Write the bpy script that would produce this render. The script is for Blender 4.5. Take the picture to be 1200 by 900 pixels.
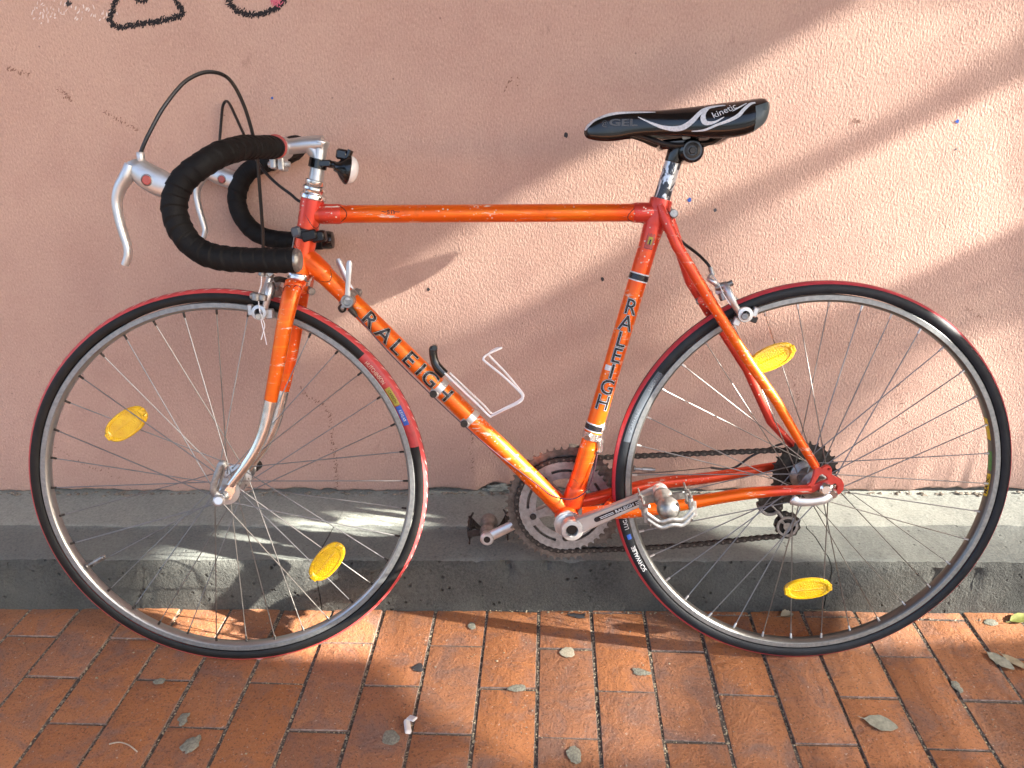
import bpy, bmesh, math, random
from mathutils import Vector, Matrix, noise
rnd = random.Random(7)
PI = math.pi
sc = bpy.context.scene
for o in list(bpy.data.objects): bpy.data.objects.remove(o)
col = sc.collection

# ------------------------------------------------------------------ camera, sky, sun, exposure
cd = bpy.data.cameras.new('camera'); cam = bpy.data.objects.new('camera', cd); col.objects.link(cam)
cd.sensor_width = 36.0; cd.lens = 36.0 * 887.929 / 1200.0
cd.clip_start = 0.02; cd.clip_end = 4000
cam.matrix_world = Matrix(((0.999555, 0.0046493, 0.0294776, 0), (0.0248979, 0.414614, -0.909657, 0), (-0.0164511, 0.909986, 0.414313, 1.01545), (0, 0, 0, 1)))
sc.camera = cam
SUN = Vector((1.985, -0.375, 1.0)).normalized()          # towards the sun
elev = math.asin(SUN.z); azim = math.atan2(SUN.x, SUN.y)
w = bpy.data.worlds.new('World'); sc.world = w; w.use_nodes = True
nt = w.node_tree; bg = nt.nodes['Background']
sky = nt.nodes.new('ShaderNodeTexSky'); sky.sky_type = 'NISHITA'; sky.sun_disc = False
sky.sun_elevation = elev; sky.sun_rotation = azim; sky.dust_density = 6.0; sky.air_density = .8; sky.ozone_density = .6
nt.links.new(sky.outputs[0], bg.inputs[0]); bg.inputs[1].default_value = 0.082
ld = bpy.data.lights.new('sun', 'SUN'); ld.energy = 4.6; ld.angle = math.radians(0.53); ld.color = (1.0, 0.93, 0.82)
lo = bpy.data.objects.new('sun', ld); col.objects.link(lo)
lo.rotation_euler = SUN.to_track_quat('Z', 'Y').to_euler(); lo.location = (6, -3, 6)
sc.view_settings.view_transform = 'Standard'; sc.view_settings.look = 'None'
sc.view_settings.exposure = 3.12; sc.view_settings.gamma = 1.0
sc.cycles.max_bounces = 8; sc.cycles.diffuse_bounces = 4

# ------------------------------------------------------------------ node helpers
class NT:
    def __init__(s, name):
        s.m = bpy.data.materials.new(name); s.m.use_nodes = True
        s.t = s.m.node_tree; s.b = s.t.nodes['Principled BSDF']
    def n(s, typ, **kw):
        nd = s.t.nodes.new(typ)
        for k, v in kw.items(): setattr(nd, k, v)
        return nd
    def set(s, inp, v):
        i = s.b.inputs[inp]
        if isinstance(v, bpy.types.NodeSocket): s.t.links.new(v, i)
        elif isinstance(v, tuple) and len(v) == 3: i.default_value = (*v, 1)
        else: i.default_value = v
        return s
    def lk(s, a, b): s.t.links.new(a, b)
    def coord(s, scale=(1, 1, 1), obj=True, rot=(0, 0, 0)):
        tc = s.n('ShaderNodeTexCoord'); mp = s.n('ShaderNodeMapping')
        s.lk(tc.outputs['Object' if obj else 'Generated'], mp.inputs[0]); mp.inputs['Scale'].default_value = scale
        mp.inputs['Rotation'].default_value = rot
        return mp.outputs[0]
    def noise(s, vec, scale, detail=4, rough=.55, dist=0.0):
        nd = s.n('ShaderNodeTexNoise'); s.lk(vec, nd.inputs['Vector'])
        nd.inputs['Scale'].default_value = scale; nd.inputs['Detail'].default_value = detail
        nd.inputs['Roughness'].default_value = rough; nd.inputs['Distortion'].default_value = dist
        return nd.outputs[0]
    def voro(s, vec, scale, feature='F1'):
        nd = s.n('ShaderNodeTexVoronoi', feature=feature); s.lk(vec, nd.inputs['Vector']); nd.inputs['Scale'].default_value = scale
        return nd
    def ramp(s, fac, stops, interp='LINEAR'):
        nd = s.n('ShaderNodeValToRGB'); s.lk(fac, nd.inputs[0]); cr = nd.color_ramp; cr.interpolation = interp
        while len(cr.elements) < len(stops): cr.elements.new(.5)
        for e, (p, c) in zip(cr.elements, stops):
            e.position = p; e.color = (c, c, c, 1) if not isinstance(c, tuple) else (*c, 1)
        return nd.outputs[0]
    def mix(s, fac, a, b, mode='MIX'):
        nd = s.n('ShaderNodeMix', data_type='RGBA', blend_type=mode)
        for sock, v in ((nd.inputs[0], fac), (nd.inputs[6], a), (nd.inputs[7], b)):
            if isinstance(v, bpy.types.NodeSocket): s.lk(v, sock)
            elif isinstance(v, tuple): sock.default_value = (*v, 1)
            else: sock.default_value = v
        return nd.outputs[2]
    def math(s, op, a, b=None, clamp=False):
        nd = s.n('ShaderNodeMath', operation=op, use_clamp=clamp)
        for i, v in enumerate((a, b)):
            if v is None: continue
            if isinstance(v, bpy.types.NodeSocket): s.lk(v, nd.inputs[i])
            else: nd.inputs[i].default_value = v
        return nd.outputs[0]
    def bump(s, h, dist, strength=1.0, prev=None):
        nd = s.n('ShaderNodeBump'); s.lk(h, nd.inputs['Height']); nd.inputs['Distance'].default_value = dist
        nd.inputs['Strength'].default_value = strength
        if prev is not None: s.lk(prev, nd.inputs['Normal'])
        return nd.outputs[0]
    def attr(s, name):
        nd = s.n('ShaderNodeAttribute', attribute_name=name); return nd
    def rand(s):
        return s.n('ShaderNodeObjectInfo').outputs['Random']

def simple(name, c, rough=.5, metal=0.0, coat=0.0, grime=.25, scale=60, bumpd=0.0):
    k = NT(name); v = k.coord()
    n = k.noise(v, scale, 5, .6)
    cc = k.mix(k.ramp(n, [(.35, 0.0), (.75, 1.0)]), tuple(x * (1 - grime) for x in c), tuple(min(1, x * (1 + grime * .5)) for x in c))
    k.set('Base Color', cc).set('Metallic', metal)
    k.set('Roughness', k.ramp(n, [(.3, max(.03, rough - .1)), (.8, min(1, rough + .12))]))
    if coat: k.set('Coat Weight', coat).set('Coat Roughness', .08)
    if bumpd: k.set('Normal', k.bump(n, bumpd))
    return k.m

M = {}
M['chrome'] = simple('chrome', (.78, .78, .78), .20, .96, grime=.08, scale=60)
M['alloy'] = simple('brushed_alloy', (.60, .61, .615), .40, .82, grime=.08, scale=60)
M['alloy_dull'] = simple('dull_alloy', (.36, .36, .35), .44, .85, grime=.35, scale=140)
M['steel_dark'] = simple('dark_steel', (.055, .050, .046), .45, .6, grime=.5, scale=200)
M['black_plastic'] = simple('black_plastic', (.006, .006, .0065), .36, grime=.3)
M['black_gloss'] = simple('black_gloss', (.004, .004, .0048), .20, coat=.35, grime=.2)
M['rubber'] = simple('black_rubber', (.009, .009, .010), .5, grime=.4, scale=90)
M['cable_black'] = simple('cable_housing', (.008, .008, .009), .35, grime=.2)
M['cable_plum'] = simple('plum_cable', (.06, .02, .032), .35, grime=.2)
M['white_wire'] = simple('white_wire', (.82, .82, .84), .35, grime=.08)
M['white_print'] = simple('white_print', (.72, .74, .76), .45, grime=.25, scale=300)
M['grey_print'] = simple('grey_print', (.06, .06, .065), .5, grime=.35, scale=400)
M['cream_print'] = simple('cream_print', (.70, .58, .44), .4, grime=.3, scale=200)
M['black_print'] = simple('black_print', (.015, .014, .018), .3, grime=.3, scale=200)
M['red_print'] = simple('red_print', (.45, .07, .05), .4, grime=.3, scale=200)
M['yellow_print'] = simple('yellow_print', (.78, .55, .02), .4, grime=.2, scale=200)
M['grey_label'] = simple('grey_label', (.17, .20, .24), .5, grime=.3, scale=300)
M['red_label'] = simple('red_label', (.46, .045, .045), .45, grime=.25, scale=120)
M['spoke_steel'] = simple('spoke_steel', (.30, .295, .285), .38, .9, grime=.3, scale=30)
M['gel_print'] = simple('gel_print', (.085, .09, .095), .45, grime=.3, scale=300)
M['olive_print'] = simple('olive_print', (.42, .36, .05), .5, grime=.3, scale=300)
M['blue_print'] = simple('blue_print', (.02, .10, .45), .45, grime=.3, scale=300)
M['green_print'] = simple('green_print', (.12, .33, .08), .5, grime=.3, scale=200)
M['red_dot'] = simple('red_dot', (.42, .09, .07), .4, grime=.2)
M['lens_white'] = simple('white_lens', (.80, .78, .76), .12, coat=.6, grime=.05)
M['saddle_grey'] = simple('saddle_grey', (.09, .115, .12), .4, grime=.15)
M['bluegrey'] = simple('bluegrey_plastic', (.075, .09, .11), .35, grime=.15)
M['leaf_dry'] = simple('dry_leaf', (.40, .34, .22), .7, grime=.35, scale=80)
M['leaf_green'] = simple('green_leaf', (.20, .22, .05), .6, grime=.35, scale=80)
M['leaf_grey'] = simple('grey_leaf', (.28, .28, .22), .8, grime=.35, scale=150)
M['gum'] = simple('flattened_gum', (.25, .25, .20), .9, grime=.45, scale=260, bumpd=.001)
M['gum_pale'] = simple('pale_gum', (.44, .41, .31), .9, grime=.3, scale=260, bumpd=.001)
M['gum_dark'] = simple('dark_gum', (.035, .035, .04), .8, grime=.3, scale=200)
M['paper'] = simple('paper', (.78, .75, .72), .8, grime=.15)
M['twig'] = simple('twig', (.45, .38, .30), .8, grime=.3)
M['asphalt'] = simple('asphalt', (.05, .05, .052), .85, grime=.4, scale=40)
M['mask_brown'] = simple('mask_brown', (.22, .15, .10), .7, grime=.4, scale=20)
M['veranda'] = simple('painted_soffit', (.30, .27, .24), .7, grime=.2, scale=5)

def seatpost_mat():
    k = NT('worn_seatpost'); v = k.coord((1, 1, .45))
    n = k.noise(v, 70, 4, .6, 1.2)
    f = k.ramp(n, [(.50, 0.0), (.54, 1.0)])
    k.set('Base Color', k.mix(f, (.70, .73, .75), (.03, .035, .045))).set('Metallic', k.ramp(n, [(.5, .55), (.54, 0.0)])).set('Roughness', .33)
    return k.m
M['seatpost'] = seatpost_mat()

def paint_mat():
    k = NT('orange_red_fade_paint'); v = k.coord()
    a = k.attr('fade').outputs['Fac']
    n = k.noise(v, 25, 3, .6)
    f = k.math('ADD', a, k.math('MULTIPLY', k.math('SUBTRACT', n, .5), .5), True)
    base = k.ramp(f, [(0.0, (.90, .155, .006)), (.45, (.84, .095, .008)), (1.0, (.66, .062, .042))])
    wn = k.noise(k.coord((7, 40, 70)), 1.0, 5, .7)
    base = k.mix(k.math('MULTIPLY', k.ramp(wn, [(.52, 0.0), (.68, .42)]), k.math('SUBTRACT', 1.0, f, True)), base, (.95, .36, .02))
    # dark edge wear, chips and scratches down to pale primer
    vs = k.coord((1, 1, 1))
    s1 = k.noise(k.coord((18, 60, 140)), 1.0, 6, .75)
    s2 = k.noise(vs, 6, 2, .5)
    chips = k.math('MULTIPLY', k.ramp(s1, [(.595, 0.0), (.625, 1.0)]), k.ramp(s2, [(.44, 0.0), (.56, 1.0)]))
    sp = k.voro(vs, 130).outputs['Distance']
    specks = k.math('MULTIPLY', k.ramp(sp, [(.15, 1.0), (.20, 0.0)]), k.ramp(k.noise(vs, 14, 2), [(.48, 0.0), (.56, 1.0)]))
    ch = k.math('MAXIMUM', chips, specks)
    dirt = k.ramp(k.noise(vs, 40, 5, .7), [(.58, 0.0), (.8, .35)])
    c = k.mix(dirt, base, (.20, .035, .02)); c = k.mix(ch, c, (.72, .58, .47))
    k.set('Base Color', c).set('Metallic', k.math('MULTIPLY', k.math('SUBTRACT', 1.0, ch), .55)).set('Roughness', k.mix(ch, k.ramp(n, [(.3, .30), (.8, .42)]), (.6, .6, .6)))
    k.set('Coat Weight', .18).set('Coat Roughness', .10)
    k.set('Normal', k.bump(k.math('SUBTRACT', k.noise(vs, 300, 2), ch), .0002, .6))
    return k.m
M['paint'] = paint_mat()
def redpaint():
    k = NT('red_paint'); v = k.coord(); n = k.noise(v, 60, 5, .65)
    k.set('Base Color', k.mix(k.ramp(n, [(.3, 0.0), (.8, 1.0)]), (.62, .035, .018), (.48, .028, .022))).set('Roughness', .38).set('Coat Weight', .3).set('Coat Roughness', .2)
    return k.m
M['paint_red'] = redpaint()

def tape_mat():
    k = NT('black_bar_tape'); v = k.coord()
    n = k.noise(v, 400, 3, .6); n2 = k.noise(v, 30, 3, .6)
    k.set('Base Color', k.ramp(n2, [(.3, (.0038, .0038, .0042)), (.8, (.0085, .0082, .0082))])).set('Roughness', .68).set('Specular IOR Level', .22)
    k.set('Normal', k.bump(n, .0006, .7))
    return k.m
M['tape'] = tape_mat()

def rim_mat(dark):
    k = NT('rim_dark' if dark else 'rim_silver'); v = k.coord()
    n = k.noise(v, 90, 5, .6); n2 = k.noise(v, 500, 3, .6)
    a = (.15, .146, .138) if dark else (.40, .41, .415)
    b = (.22, .215, .205) if dark else (.52, .53, .535)
    k.set('Base Color', k.mix(n, a, b)).set('Metallic', .85 if dark else .95).set('Roughness', k.ramp(n2, [(.3, .30), (.8, .5)]))
    return k.m
M['rim_silver'] = rim_mat(False); M['rim_dark'] = rim_mat(True)
def track():
    k = NT('brake_track'); v = k.attr('ring').outputs['Vector']
    n = k.noise(k.coord((1, 1, 1)), 160, 4, .6)
    k.set('Base Color', k.ramp(n, [(.3, (.23, .245, .25)), (.8, (.36, .38, .385))])).set('Metallic', .9).set('Roughness', .5)
    return k.m
M['track'] = track()

def tread_mat(front):
    k = NT('red_tread_front' if front else 'red_tread_rear')
    a = k.attr('ang').outputs['Fac']; ph = k.attr('phi').outputs['Fac']
    n = k.noise(k.coord(), 70, 4, .6)
    if front:
        base = k.ramp(n, [(.3, (.50, .045, .050)), (.8, (.62, .085, .080))])
        # slanted file-tread nicks worn pale
        wv = k.math('FRACT', k.math('ADD', k.math('MULTIPLY', a, 105.0), k.math('MULTIPLY', ph, 1.1)))
        t = k.math('MULTIPLY', k.ramp(wv, [(.0, 1.0), (.16, 1.0), (.24, 0.0)]), k.ramp(ph, [(.45, 1.0), (.62, 0.0)]))
        c = k.mix(k.math('MULTIPLY', t, k.ramp(n, [(.3, .35), (.7, 1.0)])), base, (.80, .60, .55))
        k.set('Normal', k.bump(wv, .0008, .5))
    else:
        c = k.ramp(n, [(.3, (.42, .028, .045)), (.8, (.55, .05, .065))])
    k.set('Base Color', c).set('Roughness', .5)
    return k.m
M['tread_f'] = tread_mat(True); M['tread_r'] = tread_mat(False)
def sidewall(front):
    k = NT('tyre_sidewall_front' if front else 'tyre_sidewall_rear'); v = k.coord(); n = k.noise(v, 60, 4, .6); n2 = k.noise(v, 350, 3, .6)
    if front: c = k.ramp(n, [(.3, (.007, .007, .007)), (.8, (.016, .0155, .015))])
    else: c = k.ramp(n, [(.3, (.009, .011, .014)), (.8, (.019, .023, .029))])
    k.set('Base Color', c).set('Roughness', .5).set('Specular IOR Level', .28).set('Normal', k.bump(n2, .0003, .5))
    return k.m
M['wall_f'] = sidewall(True); M['wall_r'] = sidewall(False)

def amber():
    k = NT('amber_reflector'); v = k.coord()
    a = k.voro(v, 420).outputs['Distance']
    k.set('Base Color', k.ramp(k.noise(v, 60, 3), [(.3, (.72, .40, .004)), (.8, (.88, .58, .010))])).set('Roughness', .12)
    k.set('Normal', k.bump(a, .0012, .7)).set('Transmission Weight', .08).set('Coat Weight', .8).set('Coat Roughness', .05)
    return k.m
M['ring_worn'] = simple('worn_chainring', (.17, .145, .125), .5, .6, grime=.5, scale=120)
M['ring_silver'] = simple('silver_chainring', (.38, .375, .37), .46, .8, grime=.3, scale=120)
M['amber'] = amber()

def stucco():
    k = NT('pink_stucco'); v = k.coord()
    big = k.noise(v, 1.3, 5, .6, .3); mid = k.noise(v, 6, 6, .65, .4)
    c = k.ramp(big, [(.30, (.482, .312, .252)), (.70, (.556, .376, .292))])
    c = k.mix(k.ramp(mid, [(.42, .0), (.8, .55)]), c, (.385, .222, .180))
    # lower part: rosier
    sx = k.n('ShaderNodeSeparateXYZ'); k.lk(v, sx.inputs[0])
    low = k.math('MULTIPLY', k.ramp(k.math('ADD', sx.outputs[2], k.math('MULTIPLY', k.math('SUBTRACT', mid, .5), .25)), [(.14, 1.0), (.55, 0.0)]), .40)
    c = k.mix(low, c, (.500, .300, .255))
    # fine freckles, smudges, vertical drips
    grit = k.noise(k.coord((1, 1, .6)), 330, 3, .65)
    c = k.mix(k.ramp(grit, [(.54, 0.0), (.70, .45)]), c, (.70, .48, .38))
    c = k.mix(k.ramp(grit, [(.34, .40), (.46, 0.0)]), c, (.30, .175, .14))
    sm = k.noise(k.coord((1, 1, .5)), 17, 6, .72, .6)
    c = k.mix(k.ramp(sm, [(.655, 0.0), (.74, .45)]), c, (.21, .11, .09))
    dots = k.voro(v, 23).outputs['Distance']
    c = k.mix(k.ramp(dots, [(.022, .75), (.045, 0.0)]), c, (.14, .09, .08))
    k.set('Base Color', c).set('Roughness', .86)
    # roughcast: upright roller ridges over sand grain
    r1 = k.noise(k.coord((1, 1, .62)), 270, 4, .62, .3)
    r2 = k.noise(k.coord((1, 1, .7)), 260, 3, .6)
    r3 = k.noise(v, 11, 4, .55)
    h = k.math('ADD', k.math('MULTIPLY', r1, .9), k.math('ADD', k.math('MULTIPLY', r2, .55), k.math('MULTIPLY', r3, 1.1)))
    k.set('Normal', k.bump(h, .0024, .85))
    return k.m
M['stucco'] = stucco()

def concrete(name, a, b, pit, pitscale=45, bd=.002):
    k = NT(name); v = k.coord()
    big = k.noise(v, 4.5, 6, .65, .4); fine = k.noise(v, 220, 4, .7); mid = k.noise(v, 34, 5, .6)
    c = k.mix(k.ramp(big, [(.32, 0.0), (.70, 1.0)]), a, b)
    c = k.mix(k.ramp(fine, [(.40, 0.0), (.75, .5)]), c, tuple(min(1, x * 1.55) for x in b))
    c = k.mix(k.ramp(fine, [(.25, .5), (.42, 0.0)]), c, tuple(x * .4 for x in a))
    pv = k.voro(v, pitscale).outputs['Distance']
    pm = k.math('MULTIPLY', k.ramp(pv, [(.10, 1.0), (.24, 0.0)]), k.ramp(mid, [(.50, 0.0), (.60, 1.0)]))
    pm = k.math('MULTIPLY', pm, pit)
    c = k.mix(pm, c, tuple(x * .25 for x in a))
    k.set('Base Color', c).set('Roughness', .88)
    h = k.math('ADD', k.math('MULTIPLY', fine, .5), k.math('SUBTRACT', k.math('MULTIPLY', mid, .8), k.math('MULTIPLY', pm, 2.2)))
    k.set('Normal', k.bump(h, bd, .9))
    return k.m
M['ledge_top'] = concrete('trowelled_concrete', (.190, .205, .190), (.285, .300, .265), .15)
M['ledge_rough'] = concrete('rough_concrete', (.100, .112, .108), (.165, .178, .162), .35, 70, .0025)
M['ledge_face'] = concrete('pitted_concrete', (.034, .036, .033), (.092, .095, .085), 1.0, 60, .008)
M['joint_grit'] = concrete('joint_grit', (.030, .026, .022), (.12, .10, .082), .6, 160, .004)

def brick_mat():
    k = NT('clay_paver'); v = k.coord(); r = k.rand()
    geo = k.n('ShaderNodeNewGeometry'); tc = k.n('ShaderNodeTexCoord')
    base = k.ramp(r, [(0.0, (.300, .125, .060)), (.3, (.345, .134, .051)), (.6, (.275, .132, .080)), (.8, (.37, .156, .066)), (1.0, (.245, .125, .080))])
    wo = k.n('ShaderNodeVectorMath', operation='ADD'); k.lk(v, wo.inputs[0])
    cmb = k.n('ShaderNodeCombineXYZ'); k.lk(k.math('MULTIPLY', r, 37.0), cmb.inputs[0]); k.lk(k.math('MULTIPLY', r, 91.0), cmb.inputs[1]); k.lk(cmb.outputs[0], wo.inputs[1])
    vv = wo.outputs[0]
    big = k.noise(vv, 15, 6, .68, .7); fine = k.noise(vv, 260, 4, .7); mid = k.noise(vv, 60, 5, .65)
    c = k.mix(k.ramp(big, [(.38, 0.0), (.72, .65)]), base, (.40, .155, .050))
    c = k.mix(k.ramp(big, [(.30, .75), (.50, 0.0)]), c, (.185, .120, .100))
    c = k.mix(k.ramp(mid, [(.54, 0.0), (.68, .4)]), c, (.14, .06, .036))
    c = k.mix(k.ramp(fine, [(.55, 0.0), (.64, .7)]), c, (.06, .032, .022))
    c = k.mix(k.ramp(k.noise(vv, 150, 3, .7), [(.64, 0.0), (.70, .8)]), c, (.45, .36, .29))
    k.set('Base Color', c).set('Roughness', k.ramp(big, [(.3, .62), (.7, .82)]))
    h = k.math('ADD', k.math('MULTIPLY', fine, .5), k.math('ADD', k.math('MULTIPLY', mid, .8), k.math('MULTIPLY', big, 1.2)))
    k.set('Normal', k.bump(h, .0042, .9))
    return k.m
M['brick'] = brick_mat()
M['brick_edge'] = simple('dusty_brick_edge', (.29, .21, .175), .9, grime=.55, scale=160, bumpd=.003)
def charcoal():
    k = NT('marker_scrawl'); k.set('Base Color', (.012, .010, .012)).set('Roughness', .8); return k.m
M['marker'] = charcoal()
M['chalk'] = simple('chalk_white', (.78, .70, .66), .9, grime=.1)
M['rust_stain'] = simple('rust_stain', (.31, .175, .13), .9, grime=.4, scale=200)
M['pink_crayon'] = simple('pink_crayon', (.62, .14, .20), .9, grime=.2)
M['mortar'] = simple('crumbled_mortar', (.27, .23, .185), .9, grime=.5, scale=120, bumpd=.004)

# ------------------------------------------------------------------ mesh helpers
def V(p): return p if isinstance(p, Vector) else Vector(p)
def cr(pts, k=6):
    """Catmull-Rom through pts (any tuple length)"""
    P = [list(p) for p in pts]; out = []
    n = len(P)
    for i in range(n - 1):
        p0 = P[max(i - 1, 0)]; p1 = P[i]; p2 = P[i + 1]; p3 = P[min(i + 2, n - 1)]
        for j in range(k):
            t = j / k
            out.append(tuple(.5 * (2 * b + (c - a) * t + (2 * a - 5 * b + 4 * c - d) * t * t + (-a + 3 * b - 3 * c + d) * t ** 3) for a, b, c, d in zip(p0, p1, p2, p3)))
    out.append(tuple(P[-1])); return out
def axes(d, hint=None):
    d = V(d).normalized(); h = V(hint) if hint is not None else (Vector((0, 1, 0)) if abs(d.y) < .9 else Vector((1, 0, 0)))
    a = h - d * h.dot(d); a.normalize(); return d, a, d.cross(a)

def resamp(r, m):
    if not isinstance(r, (list, tuple)): return [r] * m
    k = len(r)
    if k == m: return list(r)
    o = []
    for i in range(m):
        u = i / (m - 1) * (k - 1); j = min(int(u), k - 2); o.append(r[j] + (r[j + 1] - r[j]) * (u - j))
    return o

class MB:
    def __init__(s): s.v = []; s.f = []; s.mi = []; s.at = {}
    def add(s, vs, fs, mi=0, **at):
        b = len(s.v); s.v += [tuple(x) for x in vs]
        for k in list(s.at) + [k for k in at if k not in s.at]:
            arr = s.at.setdefault(k, [0.0] * b); val = at.get(k, 0.0)
            arr += list(val) if isinstance(val, (list, tuple)) else [val] * len(vs)
        s.f += [[b + i for i in f] for f in fs]; s.mi += ([mi] * len(fs) if isinstance(mi, int) else list(mi)); return s
    def tube(s, pts, r, n=12, mi=0, caps=True, fade=None, oval=None, hint=None, rings=False):
        P = [V(p) for p in pts]; m = len(P); R = resamp(r, m)
        if isinstance(fade, (list, tuple)): fade = resamp(fade, m)
        vs = []; fs = []; fd = []
        d0 = (P[1] - P[0]).normalized(); d, a, b = axes(d0, hint)
        for i in range(m):
            d1 = (P[min(i + 1, m - 1)] - P[max(i - 1, 0)]).normalized()
            a = a - d1 * a.dot(d1); a.normalize(); b = d1.cross(a)
            for j in range(n):
                t = 2 * PI * j / n; k1 = R[i]; k2 = R[i] * (oval if oval else 1)
                vs.append(P[i] + a * (math.cos(t) * k1) + b * (math.sin(t) * k2))
                if fade is not None: fd.append(fade[i] if isinstance(fade, (list, tuple)) else fade)
        for i in range(m - 1):
            for j in range(n):
                fs.append([i * n + j, i * n + (j + 1) % n, (i + 1) * n + (j + 1) % n, (i + 1) * n + j])
        if caps: fs.append(list(range(n - 1, -1, -1))); fs.append([(m - 1) * n + j for j in range(n)])
        return s.add(vs, fs, mi, **({'fade': fd} if fade is not None else {}))
    def lathe(s, prof, o, ax, n=32, mi=0, closed=False, caps=True, hint=None, fade=None):
        """prof list of (r, h) along ax from o"""
        o = V(o); d, a, b = axes(ax, hint); m = len(prof); vs = []; fs = []; mis = []
        for (r, h) in prof:
            for j in range(n):
                t = 2 * PI * j / n; vs.append(o + d * h + (a * math.cos(t) + b * math.sin(t)) * r)
        for i in range(m if closed else m - 1):
            i2 = (i + 1) % m
            for j in range(n):
                fs.append([i * n + j, i * n + (j + 1) % n, i2 * n + (j + 1) % n, i2 * n + j]); mis.append(mi if isinstance(mi, int) else mi[i])
        if caps and not closed:
            fs.append(list(range(n - 1, -1, -1))); mis.append(mi if isinstance(mi, int) else mi[0])
            fs.append([(m - 1) * n + j for j in range(n)]); mis.append(mi if isinstance(mi, int) else mi[-1])
        return s.add(vs, fs, mis, **({'fade': fade} if fade is not None else {}))
    def cyl(s, a, b, r, n=16, mi=0, bev=.15, fade=None):
        a = V(a); b = V(b); L = (b - a).length; e = min(r * bev, L * .3)
        return s.lathe([(r - e, 0), (r, e), (r, L - e), (r - e, L)], a, b - a, n, mi, fade=fade)
    def ball(s, c, r, n=16, mi=0, sc=(1, 1, 1), fade=None):
        vs = []; fs = []; c = V(c); h = n // 2
        for i in range(h + 1):
            t = PI * i / h
            for j in range(n):
                u = 2 * PI * j / n; vs.append(c + Vector((r * sc[0] * math.sin(t) * math.cos(u), r * sc[1] * math.sin(t) * math.sin(u), r * sc[2] * math.cos(t))))
        for i in range(h):
            for j in range(n): fs.append([i * n + j, (i + 1) * n + j, (i + 1) * n + (j + 1) % n, i * n + (j + 1) % n])
        return s.add(vs, fs, mi, **({'fade': fade} if fade is not None else {}))
    def box(s, c, sz, R=None, mi=0, bev=.0, fade=None):
        bm = bmesh.new(); bmesh.ops.create_cube(bm, size=1)
        for q in bm.verts: q.co = Vector((q.co.x * sz[0], q.co.y * sz[1], q.co.z * sz[2]))
        if bev: bmesh.ops.bevel(bm, geom=bm.edges[:], offset=bev, segments=1, affect='EDGES')
        R = R or Matrix.Identity(3); bm.verts.index_update()
        vs = [V(c) + R @ q.co for q in bm.verts]; fs = [[q.index for q in f.verts] for f in bm.faces]; bm.free()
        return s.add(vs, fs, mi, **({'fade': fade} if fade is not None else {}))
    def plate(s, loops, nrm, th, mi=0, fade=None):
        """flat plate: loops[0] outline, others holes; 3-D points in one plane; extruded by +-th/2 along nrm"""
        nrm = V(nrm).normalized(); bm = bmesh.new(); eds = []; L2 = []
        for lp in loops:
            q = [bm.verts.new(V(p)) for p in lp]; L2.append(q)
            for i in range(len(q)): eds.append(bm.edges.new((q[i], q[(i + 1) % len(q)])))
        bmesh.ops.triangle_fill(bm, edges=eds, use_beauty=True, use_dissolve=False, normal=nrm)
        bm.verts.index_update(); n = len(bm.verts)
        co = [v.co.copy() for v in bm.verts]; tris = []
        for f in bm.faces:
            ix = [v.index for v in f.verts]
            if f.normal.dot(nrm) < 0: ix.reverse()
            tris.append(ix)
        sides = []
        for q in L2:
            for i in range(len(q)):
                a, b = q[i].index, q[(i + 1) % len(q)].index; sides.append([a, b, b + n, a + n])
        bm.free()
        vs = [c + nrm * th / 2 for c in co] + [c - nrm * th / 2 for c in co]
        return s.add(vs, tris + [[i + n for i in reversed(t)] for t in tris] + sides, mi, **({'fade': fade} if fade is not None else {}))
    def build(s, name, mats, parent=None, angle=35, smooth=True, loc=None, rot=None, recalc=True):
        me = bpy.data.meshes.new(name); me.from_pydata(s.v, [], s.f)
        for m in (mats if isinstance(mats, (list, tuple)) else [mats]): me.materials.append(M[m] if isinstance(m, str) else m)
        me.polygons.foreach_set('material_index', s.mi)
        for k, arr in s.at.items():
            at = me.attributes.new(k, 'FLOAT', 'POINT'); at.data.foreach_set('value', arr)
        me.update()
        if recalc:
            bm = bmesh.new(); bm.from_mesh(me); bmesh.ops.recalc_face_normals(bm, faces=bm.faces[:]); bm.to_mesh(me); bm.free()
        if smooth:
            me.polygons.foreach_set('use_smooth', [True] * len(me.polygons)); me.set_sharp_from_angle(angle=math.radians(angle))
        o = bpy.data.objects.new(name, me); col.objects.link(o)
        if parent: o.parent = parent
        if loc is not None: o.location = loc
        if rot is not None: o.rotation_euler = rot
        return o
def tag(o, label=None, cat=None, group=None, kind=None):
    for k, v in (('label', label), ('category', cat), ('group', group), ('kind', kind)):
        if v: o[k] = v
    return o
def empty(name, loc=(0, 0, 0), parent=None):
    o = bpy.data.objects.new(name, None); col.objects.link(o); o.location = loc; o.empty_display_size = .1
    if parent: o.parent = parent
    return o
def child(name, me, parent, loc=None, rot=None):
    o = bpy.data.objects.new(name, me); col.objects.link(o); o.parent = parent
    if loc is not None: o.location = loc
    if rot is not None: o.rotation_euler = rot
    return o

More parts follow.
